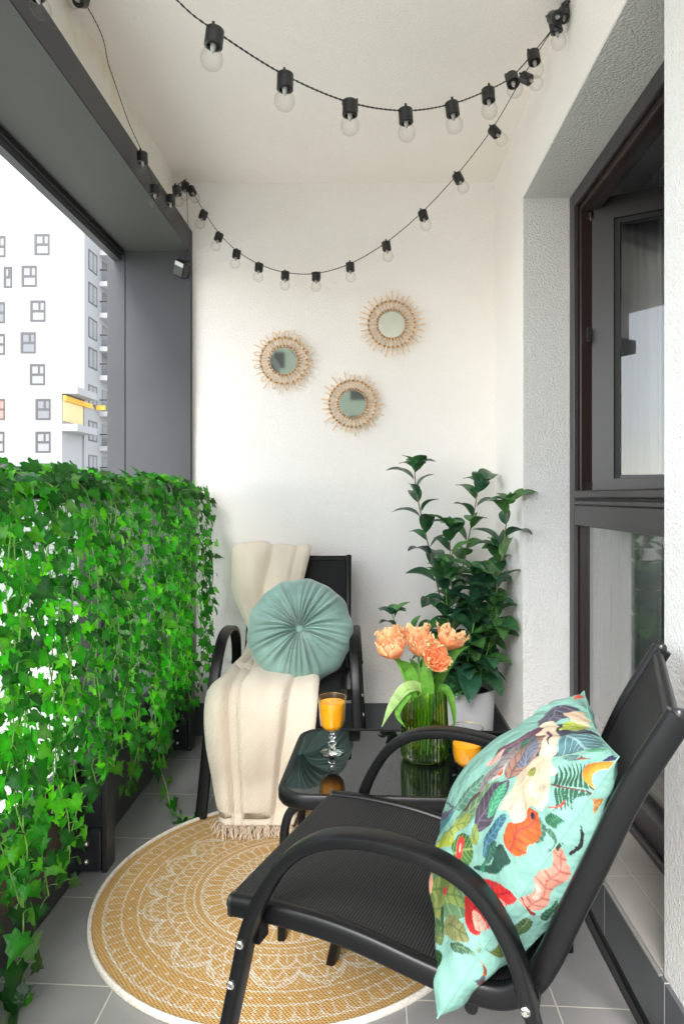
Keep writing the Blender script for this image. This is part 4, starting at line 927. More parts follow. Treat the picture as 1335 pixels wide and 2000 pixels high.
 (1,(0.03,0.11,0.06),None,[(0.04,0.818),(0.046,0.816),(0.054,0.818),(0.07,0.825),(0.081,0.831),(0.094,0.839),(0.11,0.848),(0.132,0.86),(0.132,0.862),(0.112,0.855),(0.095,0.846),(0.081,0.838),(0.063,0.831),(0.046,0.824)]),
 (1,(0.02,0.1,0.05),None,[(0.034,0.819),(0.037,0.816),(0.03,0.808),(0.019,0.796),(0.013,0.784),(0.01,0.771),(0.009,0.772),(0.01,0.787),(0.012,0.796),(0.016,0.804),(0.021,0.811),(0.029,0.818)]),
 (1,(0.03,0.11,0.06),None,[(0.034,0.828),(0.04,0.825),(0.049,0.828),(0.063,0.833),(0.077,0.841),(0.088,0.848),(0.1,0.855),(0.11,0.86),(0.121,0.868),(0.132,0.873),(0.128,0.873),(0.107,0.865),(0.09,0.855),(0.074,0.848),(0.056,0.841),(0.039,0.832)]),
 (1,(0.02,0.1,0.05),None,[(0.029,0.828),(0.031,0.825),(0.026,0.818),(0.016,0.805),(0.01,0.794),(0.007,0.784),(0.006,0.785),(0.007,0.796),(0.009,0.805),(0.013,0.812),(0.017,0.819),(0.023,0.826)]),
 (1,(0.03,0.11,0.06),None,[(0.029,0.836),(0.033,0.833),(0.041,0.836),(0.054,0.843),(0.068,0.849),(0.081,0.858),(0.091,0.863),(0.103,0.87),(0.112,0.878),(0.122,0.883),(0.118,0.883),(0.098,0.873),(0.08,0.865),(0.064,0.858),(0.044,0.849),(0.031,0.842)]),
 (1,(0.02,0.1,0.05),None,[(0.023,0.838),(0.026,0.833),(0.021,0.826),(0.012,0.814),(0.007,0.804),(0.004,0.796),(0.004,0.798),(0.004,0.806),(0.006,0.814),(0.009,0.821),(0.013,0.828),(0.017,0.835)]),
 (1,(0.03,0.11,0.06),None,[(0.021,0.845),(0.026,0.843),(0.031,0.846),(0.041,0.853),(0.056,0.86),(0.068,0.868),(0.08,0.873),(0.091,0.879),(0.1,0.886),(0.11,0.892),(0.104,0.892),(0.085,0.883),(0.066,0.875),(0.046,0.868),(0.031,0.859),(0.023,0.851)]),
 (1,(0.02,0.1,0.05),None,[(0.016,0.846),(0.019,0.842),(0.016,0.835),(0.009,0.822),(0.004,0.814),(0.003,0.809),(0.003,0.811),(0.003,0.816),(0.003,0.822),(0.006,0.829),(0.009,0.836),(0.013,0.843)]),
 (1,(0.03,0.11,0.06),None,[(0.014,0.855),(0.019,0.852),(0.023,0.855),(0.027,0.863),(0.034,0.87),(0.044,0.879),(0.068,0.886),(0.09,0.897),(0.088,0.9),(0.066,0.893),(0.036,0.888),(0.026,0.879),(0.019,0.869),(0.014,0.86)]),
 (1,(0.02,0.1,0.05),None,[(0.01,0.855),(0.013,0.852),(0.01,0.843),(0.006,0.831),(0.003,0.824),(0.003,0.824),(0.003,0.824),(0.003,0.826),(0.003,0.831),(0.003,0.838),(0.004,0.845),(0.007,0.852)]),
 (1,(0.03,0.11,0.06),None,[(0.007,0.863),(0.012,0.86),(0.014,0.863),(0.016,0.873),(0.02,0.88),(0.023,0.889),(0.039,0.897),(0.07,0.907),(0.07,0.909),(0.036,0.905),(0.02,0.897),(0.014,0.888),(0.01,0.879),(0.007,0.869)]),
 (1,(0.02,0.1,0.05),None,[(0.004,0.863),(0.007,0.86),(0.006,0.852),(0.003,0.838),(0.003,0.832),(0.003,0.835),(0.003,0.835),(0.003,0.835),(0.003,0.838),(0.003,0.845),(0.003,0.852),(0.003,0.86)]),
 (1,(0.03,0.11,0.06),None,[(0.003,0.872),(0.006,0.869),(0.007,0.873),(0.009,0.882),(0.01,0.89),(0.013,0.897),(0.021,0.907),(0.047,0.916),(0.047,0.919),(0.02,0.913),(0.012,0.906),(0.007,0.896),(0.004,0.886),(0.003,0.878)]),
 (1,(0.02,0.1,0.05),None,[(0.003,0.87),(0.003,0.868),(0.003,0.859),(0.003,0.845),(0.003,0.841),(0.003,0.845),(0.003,0.845),(0.003,0.842),(0.003,0.845),(0.003,0.851),(0.003,0.859),(0.003,0.866)]),
 (1,(0.16,0.05,0.04),None,[(0.073,0.788),(0.076,0.788),(0.07,0.794),(0.057,0.804),(0.047,0.812),(0.037,0.821),(0.029,0.831),(0.019,0.843),(0.009,0.855),(0.003,0.865),(0.003,0.868),(0.003,0.866),(0.003,0.86),(0.007,0.851),(0.016,0.839),(0.024,0.828),(0.033,0.818),(0.04,0.809),(0.05,0.801),(0.064,0.792)]),
 (1,(0.6,0.05,0.04),None,[(0.027,0.74),(0.029,0.741),(0.026,0.748),(0.02,0.761),(0.016,0.774),(0.013,0.787),(0.012,0.792),(0.012,0.789),(0.012,0.782),(0.014,0.771),(0.019,0.758),(0.024,0.745)]),
 (1,(0.74,0.61,0.43),None,[(0.361,0.852),(0.4,0.841),(0.474,0.831),(0.494,0.843),(0.505,0.858),(0.514,0.873),(0.511,0.886),(0.501,0.897),(0.496,0.907),(0.494,0.916),(0.481,0.919),(0.447,0.917),(0.38,0.917),(0.339,0.909),(0.269,0.906),(0.246,0.896),(0.233,0.885),(0.221,0.873),(0.208,0.859),(0.194,0.843),(0.191,0.831),(0.202,0.819),(0.215,0.819),(0.226,0.832),(0.236,0.845),(0.249,0.856),(0.269,0.869),(0.317,0.875),(0.34,0.873),(0.341,0.862)]),
 (1,(0.74,0.61,0.43),None,[(0.235,0.87),(0.258,0.885),(0.282,0.895),(0.283,0.902),(0.283,0.91),(0.29,0.917),(0.256,0.917),(0.24,0.903),(0.231,0.892),(0.219,0.882),(0.209,0.873),(0.198,0.863),(0.191,0.853),(0.188,0.842),(0.198,0.842),(0.216,0.856)]),
 (1,(0.74,0.61,0.43),None,[(0.186,0.681),(0.202,0.694),(0.213,0.707),(0.221,0.721),(0.228,0.737),(0.232,0.751),(0.232,0.767),(0.228,0.781),(0.222,0.795),(0.216,0.809),(0.206,0.825),(0.194,0.841),(0.179,0.845),(0.162,0.841),(0.144,0.839),(0.128,0.839),(0.115,0.833),(0.104,0.824),(0.1,0.815),(0.103,0.806),(0.097,0.798),(0.08,0.788),(0.058,0.779),(0.044,0.769),(0.039,0.758),(0.036,0.747),(0.036,0.734),(0.034,0.723),(0.037,0.714),(0.044,0.708),(0.056,0.701),(0.074,0.69),(0.081,0.68),(0.074,0.67),(0.068,0.661),(0.063,0.653),(0.06,0.64),(0.058,0.624),(0.063,0.614),(0.073,0.61),(0.087,0.612),(0.104,0.617),(0.117,0.614),(0.125,0.599),(0.134,0.597),(0.14,0.61),(0.148,0.622),(0.157,0.634),(0.165,0.649),(0.175,0.667)]),
 (1,(0.52,0.38,0.25),None,[(0.114,0.678),(0.128,0.686),(0.141,0.696),(0.154,0.705),(0.165,0.717),(0.174,0.728),(0.169,0.727),(0.154,0.714),(0.14,0.704),(0.128,0.698),(0.118,0.693),(0.105,0.687),(0.093,0.678),(0.077,0.667),(0.078,0.664),(0.097,0.671)]),
 (1,(0.56,0.42,0.29),None,[(0.103,0.62),(0.11,0.62),(0.115,0.626),(0.12,0.636),(0.125,0.644),(0.13,0.654),(0.138,0.663),(0.147,0.671),(0.145,0.671),(0.132,0.663),(0.122,0.653),(0.115,0.644),(0.108,0.634),(0.101,0.624)]),
 (1,(0.82,0.7,0.52),None,[(0.128,0.717),(0.147,0.728),(0.149,0.745),(0.134,0.765),(0.115,0.774),(0.093,0.772),(0.074,0.768),(0.064,0.762),(0.056,0.755),(0.051,0.747),(0.053,0.737),(0.064,0.723),(0.083,0.714),(0.108,0.711)]),
 (1,(0.22,0.25,0.05),(0.55,0.5,0.15),[(0.189,0.738),(0.201,0.735),(0.208,0.741),(0.213,0.757),(0.209,0.768),(0.195,0.778),(0.182,0.778),(0.172,0.769),(0.172,0.758),(0.181,0.745)]),
 (1,(0.12,0.05,0.09),None,[(0.286,0.882),(0.341,0.882),(0.36,0.886),(0.367,0.893),(0.36,0.895),(0.34,0.893),(0.277,0.89),(0.242,0.876),(0.239,0.87),(0.256,0.878)]),
 (1,(0.88,0.27,0.03),None,[(0.023,0.882),(0.034,0.889),(0.049,0.897),(0.054,0.91),(0.054,0.92),(0.047,0.929),(0.044,0.937),(0.041,0.944),(0.036,0.956),(0.021,0.969),(0.004,0.981),(0.003,0.996),(0.003,0.997),(0.003,0.986),(0.003,0.976),(0.003,0.966),(0.003,0.957),(0.003,0.947),(0.003,0.937),(0.003,0.926),(0.003,0.907),(0.003,0.888),(0.003,0.878),(0.003,0.875),(0.006,0.875),(0.014,0.878)]),
 (1,(0.05,0.05,0.12),None,[(0.029,0.969),(0.037,0.961),(0.047,0.964),(0.063,0.98),(0.061,0.99),(0.034,0.994),(0.003,0.997),(0.003,0.997),(0.003,0.997),(0.003,0.994),(0.003,0.986),(0.016,0.977)]),
 (1,(0.85,0.25,0.03),None,[(0.003,0.997),(0.003,0.997),(0.023,0.997),(0.03,0.997),(0.003,0.997),(0.003,0.997)]),
 (1,(0.25,0.07,0.05),None,[(0.121,0.896),(0.132,0.889),(0.13,0.893),(0.112,0.906),(0.104,0.916),(0.105,0.92),(0.103,0.923),(0.097,0.922),(0.085,0.926),(0.074,0.936),(0.073,0.934),(0.084,0.919),(0.098,0.909),(0.11,0.902)]),
 (1,(0.03,0.14,0.08),(0.1,0.35,0.15),[(0.013,0.697),(0.02,0.696),(0.023,0.705),(0.021,0.724),(0.019,0.734),(0.013,0.738),(0.009,0.74),(0.004,0.738),(0.003,0.735),(0.003,0.73),(0.003,0.721),(0.003,0.71),(0.003,0.704),(0.007,0.7)]),
 (1,(0.02,0.09,0.05),None,[(0.003,0.779),(0.004,0.784),(0.004,0.794),(0.004,0.811),(0.003,0.819),(0.003,0.819),(0.003,0.814),(0.003,0.801),(0.003,0.788),(0.003,0.772),(0.003,0.768),(0.003,0.774)]),
 (1,(0.35,0.42,0.1),(0.1,0.2,0.03),[(0.259,0.3),(0.371,0.213),(0.393,0.201),(0.364,0.236),(0.323,0.28),(0.292,0.319),(0.276,0.35),(0.269,0.38),(0.266,0.407),(0.263,0.434),(0.258,0.455),(0.245,0.472),(0.235,0.477),(0.225,0.469),(0.216,0.462),(0.208,0.455),(0.205,0.444),(0.205,0.43),(0.206,0.414),(0.208,0.398),(0.211,0.383),(0.216,0.367),(0.223,0.35),(0.232,0.331)]),
 (1,(0.4,0.46,0.06),None,[(0.349,0.202),(0.387,0.169),(0.398,0.167),(0.378,0.195),(0.364,0.221),(0.341,0.25),(0.286,0.299),(0.249,0.33),(0.232,0.35),(0.221,0.366),(0.211,0.366),(0.202,0.35),(0.204,0.333),(0.213,0.317),(0.226,0.299),(0.253,0.27)]),
 (1,(0.05,0.15,0.04),(0.42,0.5,0.15),[(0.185,0.333),(0.198,0.333),(0.204,0.343),(0.201,0.361),(0.199,0.378),(0.198,0.397),(0.189,0.414),(0.174,0.43),(0.162,0.435),(0.152,0.434),(0.144,0.431),(0.135,0.428),(0.127,0.425),(0.121,0.418),(0.115,0.411),(0.11,0.404),(0.108,0.39),(0.11,0.368),(0.115,0.356),(0.125,0.35),(0.135,0.344),(0.147,0.337),(0.159,0.333),(0.171,0.334)]),
 (1,(0.8,0.04,0.04),None,[(0.149,0.354),(0.158,0.343),(0.165,0.34),(0.171,0.349),(0.176,0.356),(0.184,0.363),(0.188,0.376),(0.189,0.393),(0.182,0.403),(0.169,0.404),(0.161,0.4),(0.157,0.388),(0.152,0.377),(0.147,0.367)]),
 (1,(0.95,0.5,0.4),None,[(0.159,0.371),(0.161,0.364),(0.165,0.364),(0.172,0.371),(0.174,0.378),(0.172,0.386),(0.168,0.386),(0.162,0.377)]),
 (1,(0.02,0.07,0.05),None,[(0.083,0.39),(0.094,0.38),(0.095,0.387),(0.085,0.41),(0.077,0.431),(0.067,0.452),(0.063,0.472),(0.063,0.491),(0.064,0.509),(0.064,0.528),(0.058,0.535),(0.049,0.531),(0.039,0.526),(0.03,0.522),(0.029,0.512),(0.031,0.501),(0.036,0.489),(0.04,0.477),(0.046,0.462),(0.054,0.442),(0.063,0.424),(0.073,0.404)]),
 (1,(0.03,0.2,0.1),None,[(0.071,0.404),(0.076,0.4),(0.08,0.404),(0.084,0.418),(0.083,0.425),(0.078,0.427),(0.074,0.422),(0.071,0.411)]),
 (1,(0.25,0.32,0.08),(0.03,0.12,0.03),[(0.198,0.154),(0.221,0.12),(0.245,0.1),(0.239,0.121),(0.242,0.135),(0.248,0.148),(0.248,0.162),(0.239,0.179),(0.229,0.196),(0.213,0.216),(0.186,0.24),(0.154,0.263),(0.134,0.275),(0.12,0.277),(0.107,0.279),(0.095,0.28),(0.087,0.279),(0.078,0.279),(0.071,0.276),(0.063,0.275),(0.061,0.272),(0.068,0.263),(0.076,0.256),(0.084,0.248),(0.095,0.238),(0.108,0.226),(0.13,0.211),(0.168,0.184)]),
 (1,(0.3,0.34,0.1),(0.03,0.12,0.03),[(0.176,0.107),(0.206,0.094),(0.222,0.093),(0.236,0.091),(0.229,0.108),(0.225,0.125),(0.216,0.142),(0.202,0.157),(0.181,0.176),(0.145,0.205),(0.132,0.211),(0.138,0.198),(0.144,0.185),(0.149,0.172),(0.154,0.159),(0.157,0.147),(0.158,0.135),(0.158,0.124)]),
 (1,(0.7,0.03,0.08),None,[(0.144,0.219),(0.164,0.204),(0.171,0.204),(0.165,0.221),(0.157,0.235),(0.145,0.246),(0.14,0.245),(0.138,0.232)]),
 (1,(0.24,0.24,0.09),(0.03,0.1,0.03),[(0.122,0.145),(0.13,0.147),(0.127,0.158),(0.112,0.178),(0.098,0.196),(0.088,0.213),(0.078,0.225),(0.066,0.233),(0.056,0.24),(0.044,0.249),(0.036,0.25),(0.026,0.248),(0.019,0.245),(0.012,0.24),(0.012,0.233),(0.016,0.222),(0.021,0.209),(0.03,0.195),(0.056,0.175),(0.095,0.148),(0.111,0.141),(0.117,0.142)]),
 (1,(0.08,0.14,0.05),(0.3,0.3,0.1),[(0.142,0.074),(0.149,0.08),(0.159,0.085),(0.147,0.117),(0.135,0.132),(0.118,0.14),(0.11,0.137),(0.107,0.13),(0.104,0.121),(0.1,0.114),(0.104,0.104),(0.117,0.093)]),
 (1,(0.04,0.09,0.03),None,[(0.151,0.147),(0.165,0.154),(0.165,0.165),(0.149,0.181),(0.138,0.184),(0.132,0.172),(0.127,0.161),(0.12,0.151),(0.118,0.141),(0.121,0.131),(0.128,0.131),(0.138,0.14)]),
 (1,(0.6,0.02,0.02),(0.22,0.0,0.01),[(0.067,0.366),(0.07,0.376),(0.067,0.388),(0.06,0.401),(0.053,0.415),(0.044,0.43),(0.037,0.44),(0.031,0.442),(0.024,0.447),(0.019,0.45),(0.013,0.452),(0.009,0.451),(0.006,0.45),(0.003,0.448),(0.003,0.437),(0.003,0.42),(0.003,0.403),(0.003,0.386),(0.003,0.374),(0.006,0.367),(0.01,0.357),(0.014,0.349),(0.019,0.35),(0.021,0.36),(0.023,0.37),(0.024,0.381),(0.031,0.383),(0.043,0.377),(0.053,0.37),(0.061,0.364)]),
 (1,(0.8,0.42,0.32),(0.5,0.08,0.06),[(0.02,0.37),(0.03,0.374),(0.03,0.386),(0.02,0.403),(0.013,0.41),(0.006,0.411),(0.003,0.403),(0.003,0.388),(0.004,0.378),(0.01,0.373)]),
 (1,(0.6,0.02,0.02),(0.25,0.0,0.01),[(0.068,0.279),(0.076,0.29),(0.078,0.302),(0.074,0.317),(0.068,0.324),(0.06,0.326),(0.051,0.326),(0.043,0.326),(0.033,0.326),(0.021,0.323),(0.012,0.32),(0.004,0.316),(0.003,0.304),(0.003,0.289),(0.003,0.279),(0.004,0.273),(0.007,0.266),(0.012,0.26),(0.017,0.258),(0.024,0.258),(0.033,0.258),(0.041,0.258),(0.051,0.26),(0.06,0.27)]),
 (1,(0.82,0.45,0.34),(0.5,0.1,0.08),[(0.034,0.286),(0.044,0.292),(0.046,0.299),(0.039,0.31),(0.03,0.316),(0.021,0.316),(0.013,0.316),(0.007,0.313),(0.004,0.306),(0.003,0.293),(0.004,0.285),(0.009,0.277),(0.014,0.276),(0.024,0.282)]),
 (1,(0.01,0.05,0.02),(0.1,0.26,0.02),[(0.087,0.063),(0.107,0.064),(0.117,0.064),(0.117,0.066),(0.118,0.066),(0.12,0.066),(0.1,0.087),(0.083,0.105),(0.07,0.11),(0.057,0.105),(0.05,0.098),(0.049,0.088),(0.046,0.078),(0.046,0.067),(0.053,0.049),(0.049,0.043),(0.049,0.043),(0.054,0.049),(0.061,0.054),(0.071,0.058)]),
 (1,(0.2,0.27,0.07),(0.05,0.12,0.02),[(0.003,0.233),(0.004,0.232),(0.004,0.236),(0.004,0.248),(0.003,0.259),(0.003,0.27),(0.003,0.279),(0.003,0.283),(0.003,0.28),(0.003,0.27),(0.003,0.26),(0.003,0.25),(0.003,0.242),(0.003,0.236)]),
 (1,(0.7,0.12,0.04),None,[(0.003,0.198),(0.003,0.184),(0.003,0.181),(0.003,0.191),(0.003,0.201),(0.003,0.211),(0.003,0.221),(0.003,0.231),(0.003,0.226),(0.003,0.212)]),
 (1,(0.95,0.45,0.3),None,[(0.275,0.112),(0.28,0.12),(0.286,0.13),(0.279,0.155),(0.269,0.168),(0.255,0.169),(0.248,0.162),(0.246,0.147),(0.246,0.131),(0.255,0.108),(0.262,0.101),(0.267,0.107)]),
 (1,(0.55,0.55,0.05),None,[(0.204,0.094),(0.188,0.095),(0.191,0.095),(0.212,0.094),(0.231,0.091),(0.242,0.093),(0.245,0.093),(0.239,0.093),(0.232,0.091),(0.218,0.093)]),
 (1,(0.12,0.13,0.17),(0.3,0.32,0.4),[(0.272,0.758),(0.283,0.774),(0.296,0.788),(0.307,0.802),(0.329,0.815),(0.351,0.828),(0.331,0.842),(0.277,0.855),(0.256,0.852),(0.242,0.841),(0.233,0.825),(0.232,0.806),(0.235,0.787),(0.235,0.768),(0.238,0.75),(0.243,0.731),(0.252,0.728),(0.262,0.744)]),
 (1,(0.03,0.1,0.07),(0.1,0.3,0.2),[(0.084,0.458),(0.084,0.477),(0.081,0.495),(0.077,0.514),(0.073,0.521),(0.067,0.515),(0.064,0.506),(0.06,0.501),(0.06,0.491),(0.064,0.477),(0.067,0.465),(0.071,0.451),(0.076,0.437),(0.081,0.421),(0.084,0.422),(0.084,0.441)]),
 (1,(0.05,0.16,0.09),(0.15,0.35,0.2),[(0.017,0.676),(0.021,0.677),(0.019,0.683),(0.012,0.691),(0.007,0.69),(0.003,0.681),(0.003,0.676),(0.007,0.671),(0.01,0.671),(0.014,0.673)]),
 (1,(0.3,0.36,0.1),(0.05,0.15,0.03),[(0.172,0.45),(0.179,0.455),(0.179,0.467),(0.176,0.479),(0.169,0.485),(0.159,0.482),(0.148,0.481),(0.14,0.478),(0.132,0.468),(0.13,0.448),(0.137,0.435),(0.151,0.432),(0.162,0.434),(0.167,0.442)]),
 (1,(0.25,0.3,0.09),(0.03,0.12,0.03),[(0.137,0.29),(0.148,0.297),(0.149,0.306),(0.138,0.32),(0.128,0.333),(0.12,0.346),(0.111,0.351),(0.104,0.35),(0.098,0.347),(0.093,0.344),(0.091,0.336),(0.094,0.319),(0.098,0.309),(0.107,0.303),(0.115,0.297),(0.125,0.292)]),
 (1,(0.06,0.13,0.05),(0.2,0.3,0.1),[(0.179,0.104),(0.186,0.108),(0.172,0.125),(0.149,0.144),(0.137,0.149),(0.132,0.142),(0.13,0.135),(0.125,0.128),(0.131,0.12),(0.149,0.105),(0.169,0.094),(0.181,0.094)]),
 (1,(0.45,0.03,0.03),None,[(0.04,0.411),(0.047,0.417),(0.046,0.427),(0.037,0.438),(0.034,0.434),(0.036,0.417)]),
 (1,(0.15,0.05,0.1),None,[(0.388,0.835),(0.44,0.825),(0.477,0.824),(0.488,0.833),(0.496,0.845),(0.502,0.856),(0.491,0.865),(0.414,0.879),(0.388,0.878),(0.378,0.866),(0.374,0.855),(0.374,0.843)]),
 (1,(0.1,0.2,0.2),(0.3,0.45,0.4),[(0.138,0.883),(0.164,0.876),(0.174,0.878),(0.168,0.886),(0.161,0.897),(0.148,0.907),(0.13,0.916),(0.112,0.922),(0.111,0.915),(0.122,0.896)]),
 (1,(0.3,0.24,0.24),(0.12,0.07,0.09),[(0.287,0.542),(0.303,0.535),(0.314,0.541),(0.317,0.563),(0.323,0.585),(0.327,0.606),(0.331,0.629),(0.334,0.653),(0.334,0.678),(0.337,0.703),(0.346,0.72),(0.354,0.733),(0.363,0.745),(0.373,0.758),(0.377,0.771),(0.373,0.784),(0.357,0.781),(0.329,0.764),(0.306,0.745),(0.292,0.725),(0.285,0.705),(0.282,0.684),(0.283,0.661),(0.283,0.64),(0.283,0.619),(0.283,0.597),(0.282,0.576),(0.28,0.556)]),
 (1,(0.09,0.22,0.16),(0.3,0.5,0.35),[(0.313,0.401),(0.329,0.381),(0.336,0.383),(0.337,0.404),(0.341,0.424),(0.346,0.444),(0.347,0.467),(0.347,0.492),(0.35,0.516),(0.353,0.541),(0.351,0.563),(0.343,0.587),(0.331,0.59),(0.317,0.575),(0.307,0.558),(0.297,0.541),(0.292,0.521),(0.289,0.498),(0.287,0.477),(0.286,0.454),(0.29,0.434),(0.3,0.418)]),
 (1,(0.7,0.4,0.34),(0.85,0.65,0.55),[(0.367,0.623),(0.388,0.612),(0.4,0.613),(0.404,0.629),(0.408,0.643),(0.413,0.657),(0.413,0.671),(0.405,0.687),(0.4,0.701),(0.395,0.715),(0.383,0.713),(0.36,0.696),(0.35,0.68),(0.354,0.664),(0.356,0.65),(0.356,0.636)]),
 (1,(0.04,0.1,0.06),(0.2,0.35,0.15),[(0.031,0.176),(0.049,0.168),(0.047,0.174),(0.031,0.189),(0.023,0.202),(0.019,0.211),(0.014,0.218),(0.01,0.221),(0.006,0.225),(0.004,0.226),(0.003,0.222),(0.003,0.209),(0.003,0.201),(0.004,0.196),(0.007,0.192),(0.012,0.185),(0.017,0.181),(0.023,0.179)]),
 (1,(0.08,0.16,0.12),(0.3,0.4,0.3),[(0.003,0.622),(0.004,0.63),(0.006,0.64),(0.006,0.653),(0.006,0.666),(0.006,0.678),(0.004,0.686),(0.003,0.687),(0.003,0.683),(0.003,0.673),(0.003,0.664),(0.003,0.656),(0.003,0.641),(0.003,0.626)]),
 (-1,(0.7,0.3,0.22),(0.32,0.07,0.05),[(0.003,0.448),(0.003,0.451),(0.003,0.459),(0.003,0.474),(0.003,0.488),(0.003,0.504),(0.003,0.522),(0.003,0.545),(0.003,0.568),(0.003,0.589),(0.003,0.607),(0.003,0.622),(0.003,0.634),(0.003,0.647),(0.003,0.656),(0.003,0.659),(0.006,0.663),(0.009,0.666),(0.013,0.661),(0.019,0.651),(0.023,0.641),(0.027,0.632),(0.03,0.617),(0.03,0.602),(0.03,0.586),(0.031,0.57),(0.03,0.553),(0.027,0.538),(0.027,0.521),(0.031,0.504),(0.036,0.488),(0.041,0.469),(0.041,0.459),(0.037,0.452),(0.031,0.448),(0.027,0.441),(0.019,0.441),(0.01,0.445)]),
 (-1,(0.85,0.5,0.4),None,[(0.01,0.479),(0.007,0.485),(0.006,0.494),(0.006,0.505),(0.004,0.518),(0.004,0.529),(0.006,0.532),(0.01,0.523),(0.013,0.512),(0.016,0.495),(0.017,0.484),(0.013,0.479)]),
 (-1,(0.25,0.02,0.02),None,[(0.004,0.459),(0.003,0.471),(0.003,0.474),(0.003,0.467),(0.006,0.459),(0.01,0.452),(0.016,0.448),(0.023,0.447),(0.031,0.444),(0.039,0.444),(0.043,0.438),(0.04,0.431),(0.034,0.431),(0.024,0.438),(0.016,0.445),(0.009,0.451)]),
 (-1,(0.03,0.06,0.03),None,[(0.003,0.663),(0.003,0.667),(0.003,0.674),(0.003,0.684),(0.003,0.686),(0.004,0.676),(0.007,0.666),(0.009,0.654),(0.007,0.651),(0.004,0.657)]),
 (-1,(0.03,0.1,0.06),(0.15,0.3,0.15),[(0.07,0.427),(0.06,0.428),(0.054,0.437),(0.05,0.454),(0.046,0.471),(0.043,0.486),(0.04,0.504),(0.04,0.518),(0.041,0.522),(0.046,0.512),(0.05,0.502),(0.054,0.492),(0.058,0.481),(0.063,0.465),(0.068,0.45),(0.073,0.434)]),
 (-1,(0.06,0.12,0.05),(0.25,0.35,0.15),[(0.037,0.333),(0.021,0.344),(0.016,0.357),(0.019,0.373),(0.02,0.388),(0.021,0.404),(0.027,0.414),(0.04,0.415),(0.047,0.41),(0.051,0.395),(0.056,0.381),(0.06,0.367),(0.06,0.356),(0.057,0.346),(0.053,0.339),(0.047,0.33)]),
 (-1,(0.4,0.16,0.04),(0.7,0.4,0.1),[(0.003,0.812),(0.003,0.811),(0.003,0.815),(0.003,0.828),(0.003,0.839),(0.003,0.848),(0.007,0.858),(0.012,0.868),(0.017,0.866),(0.017,0.856),(0.014,0.846),(0.012,0.838),(0.009,0.829),(0.006,0.819)]),
 (-1,(0.02,0.02,0.02),None,[(0.023,0.667),(0.021,0.664),(0.019,0.667),(0.017,0.677),(0.016,0.686),(0.013,0.696),(0.012,0.708),(0.009,0.725),(0.007,0.742),(0.007,0.758),(0.007,0.76),(0.012,0.744),(0.014,0.728),(0.019,0.711),(0.021,0.694),(0.023,0.677)]),
 (-1,(0.35,0.08,0.02),(0.1,0.02,0.02),[(0.003,0.167),(0.003,0.168),(0.003,0.176),(0.003,0.194),(0.003,0.211),(0.003,0.228),(0.003,0.236),(0.003,0.236),(0.003,0.232),(0.003,0.225),(0.004,0.218),(0.007,0.212),(0.009,0.201),(0.007,0.188),(0.095,0.124),(0.019,0.161),(0.014,0.159),(0.004,0.165)]),
 (-1,(0.08,0.09,0.12),None,[(0.003,0.161),(0.003,0.157),(0.003,0.162),(0.003,0.178),(0.003,0.186),(0.003,0.189),(0.004,0.191),(0.009,0.191),(0.013,0.184),(0.017,0.168),(0.012,0.162),(0.004,0.164)]),
 (-1,(0.12,0.15,0.03),(0.03,0.08,0.02),[(0.003,0.255),(0.003,0.256),(0.003,0.262),(0.003,0.272),(0.003,0.282),(0.003,0.293),(0.004,0.303),(0.014,0.31),(0.029,0.316),(0.046,0.32),(0.056,0.32),(0.064,0.316),(0.07,0.303),(0.076,0.283),(0.073,0.269),(0.058,0.263),(0.04,0.26),(0.021,0.258),(0.012,0.255),(0.006,0.255)]),
]
U2 = np.array([.937,-.352]); V2 = np.array([.352,.937]); P02 = np.array([-.222,1.129])
def cushion_point(p, q, side):
    """p: 0 near edge .. 1 far edge, q: 0 bottom .. 1 top; arrays"""
    nb, ntp, fb, ft = (np.array(x) for x in ((.358,-.034,.350), (.602,-.006,.742), (.315,.448,.405), (.535,.462,.705)))
    p = p[..., None]; q = q[..., None]
    base = (nb*(1-p)+fb*p)*(1-q)+(ntp*(1-p)+ft*p)*q
    sm_ = np.clip((q-.08)/.2, 0, 1); sm_ = sm_*sm_*(3-2*sm_)
    pull = .020*sm_*(1-p)-.030*np.sin(np.pi*q)*p       # edges draw inward between the corners
    pull2 = .016*np.sin(np.pi*p)*(1-2*q)
    base = base+np.array([0,1,0])*pull+np.array([.52,0,.85])*pull2
    n = np.array([-.85,0,.527])
    e = (np.clip(4*p*(1-p),0,1)**.62)*(np.clip(4*q*(1-q),0,1)**.60)
    th = (.112 if side > 0 else -.055)*e
    th = th*(1+.30*np.clip(1-1.5*q,0,1)) if side > 0 else th
    wr = .0075*np.sin(9*q+16*p+2*np.sin(5*p))*(e**.5)*(1-e)*2+.005*np.sin(29*q-12*p+2*np.sin(7*q))*(1-e)*(e**.5)*2+.003*np.sin(47*p+9*q)*(1-e)*(e**.4)*2
    L = base+n*(th+wr*side)
    if side < 0:
        g_ = np.sin(np.pi*np.clip(q,0,1))**.7
        L = L+np.array([.35,0,-.22])*(.11*g_*(np.clip(p/.10,0,1)**.6)*(1-p))+np.array([0,-1,0])*(.012*g_*np.sin(np.pi*np.clip(p/.22,0,1)))
    s_, l_, h = L[...,0], L[...,1], L[...,2]
    X = P02[0]+U2[0]*s_+V2[0]*l_; Y = P02[1]+U2[1]*s_+V2[1]*l_
    return np.stack([X, Y, h], -1)
def inside(poly, x, y):
    c = np.zeros(x.shape, bool); n = len(poly); j = n-1
    for i in range(n):
        xi, yi = poly[i]; xj, yj = poly[j]
        if yi != yj: c ^= ((yi > y) != (yj > y)) & (x < (xj-xi)*(y-yi)/(yj-yi)+xi)
        j = i
    return c
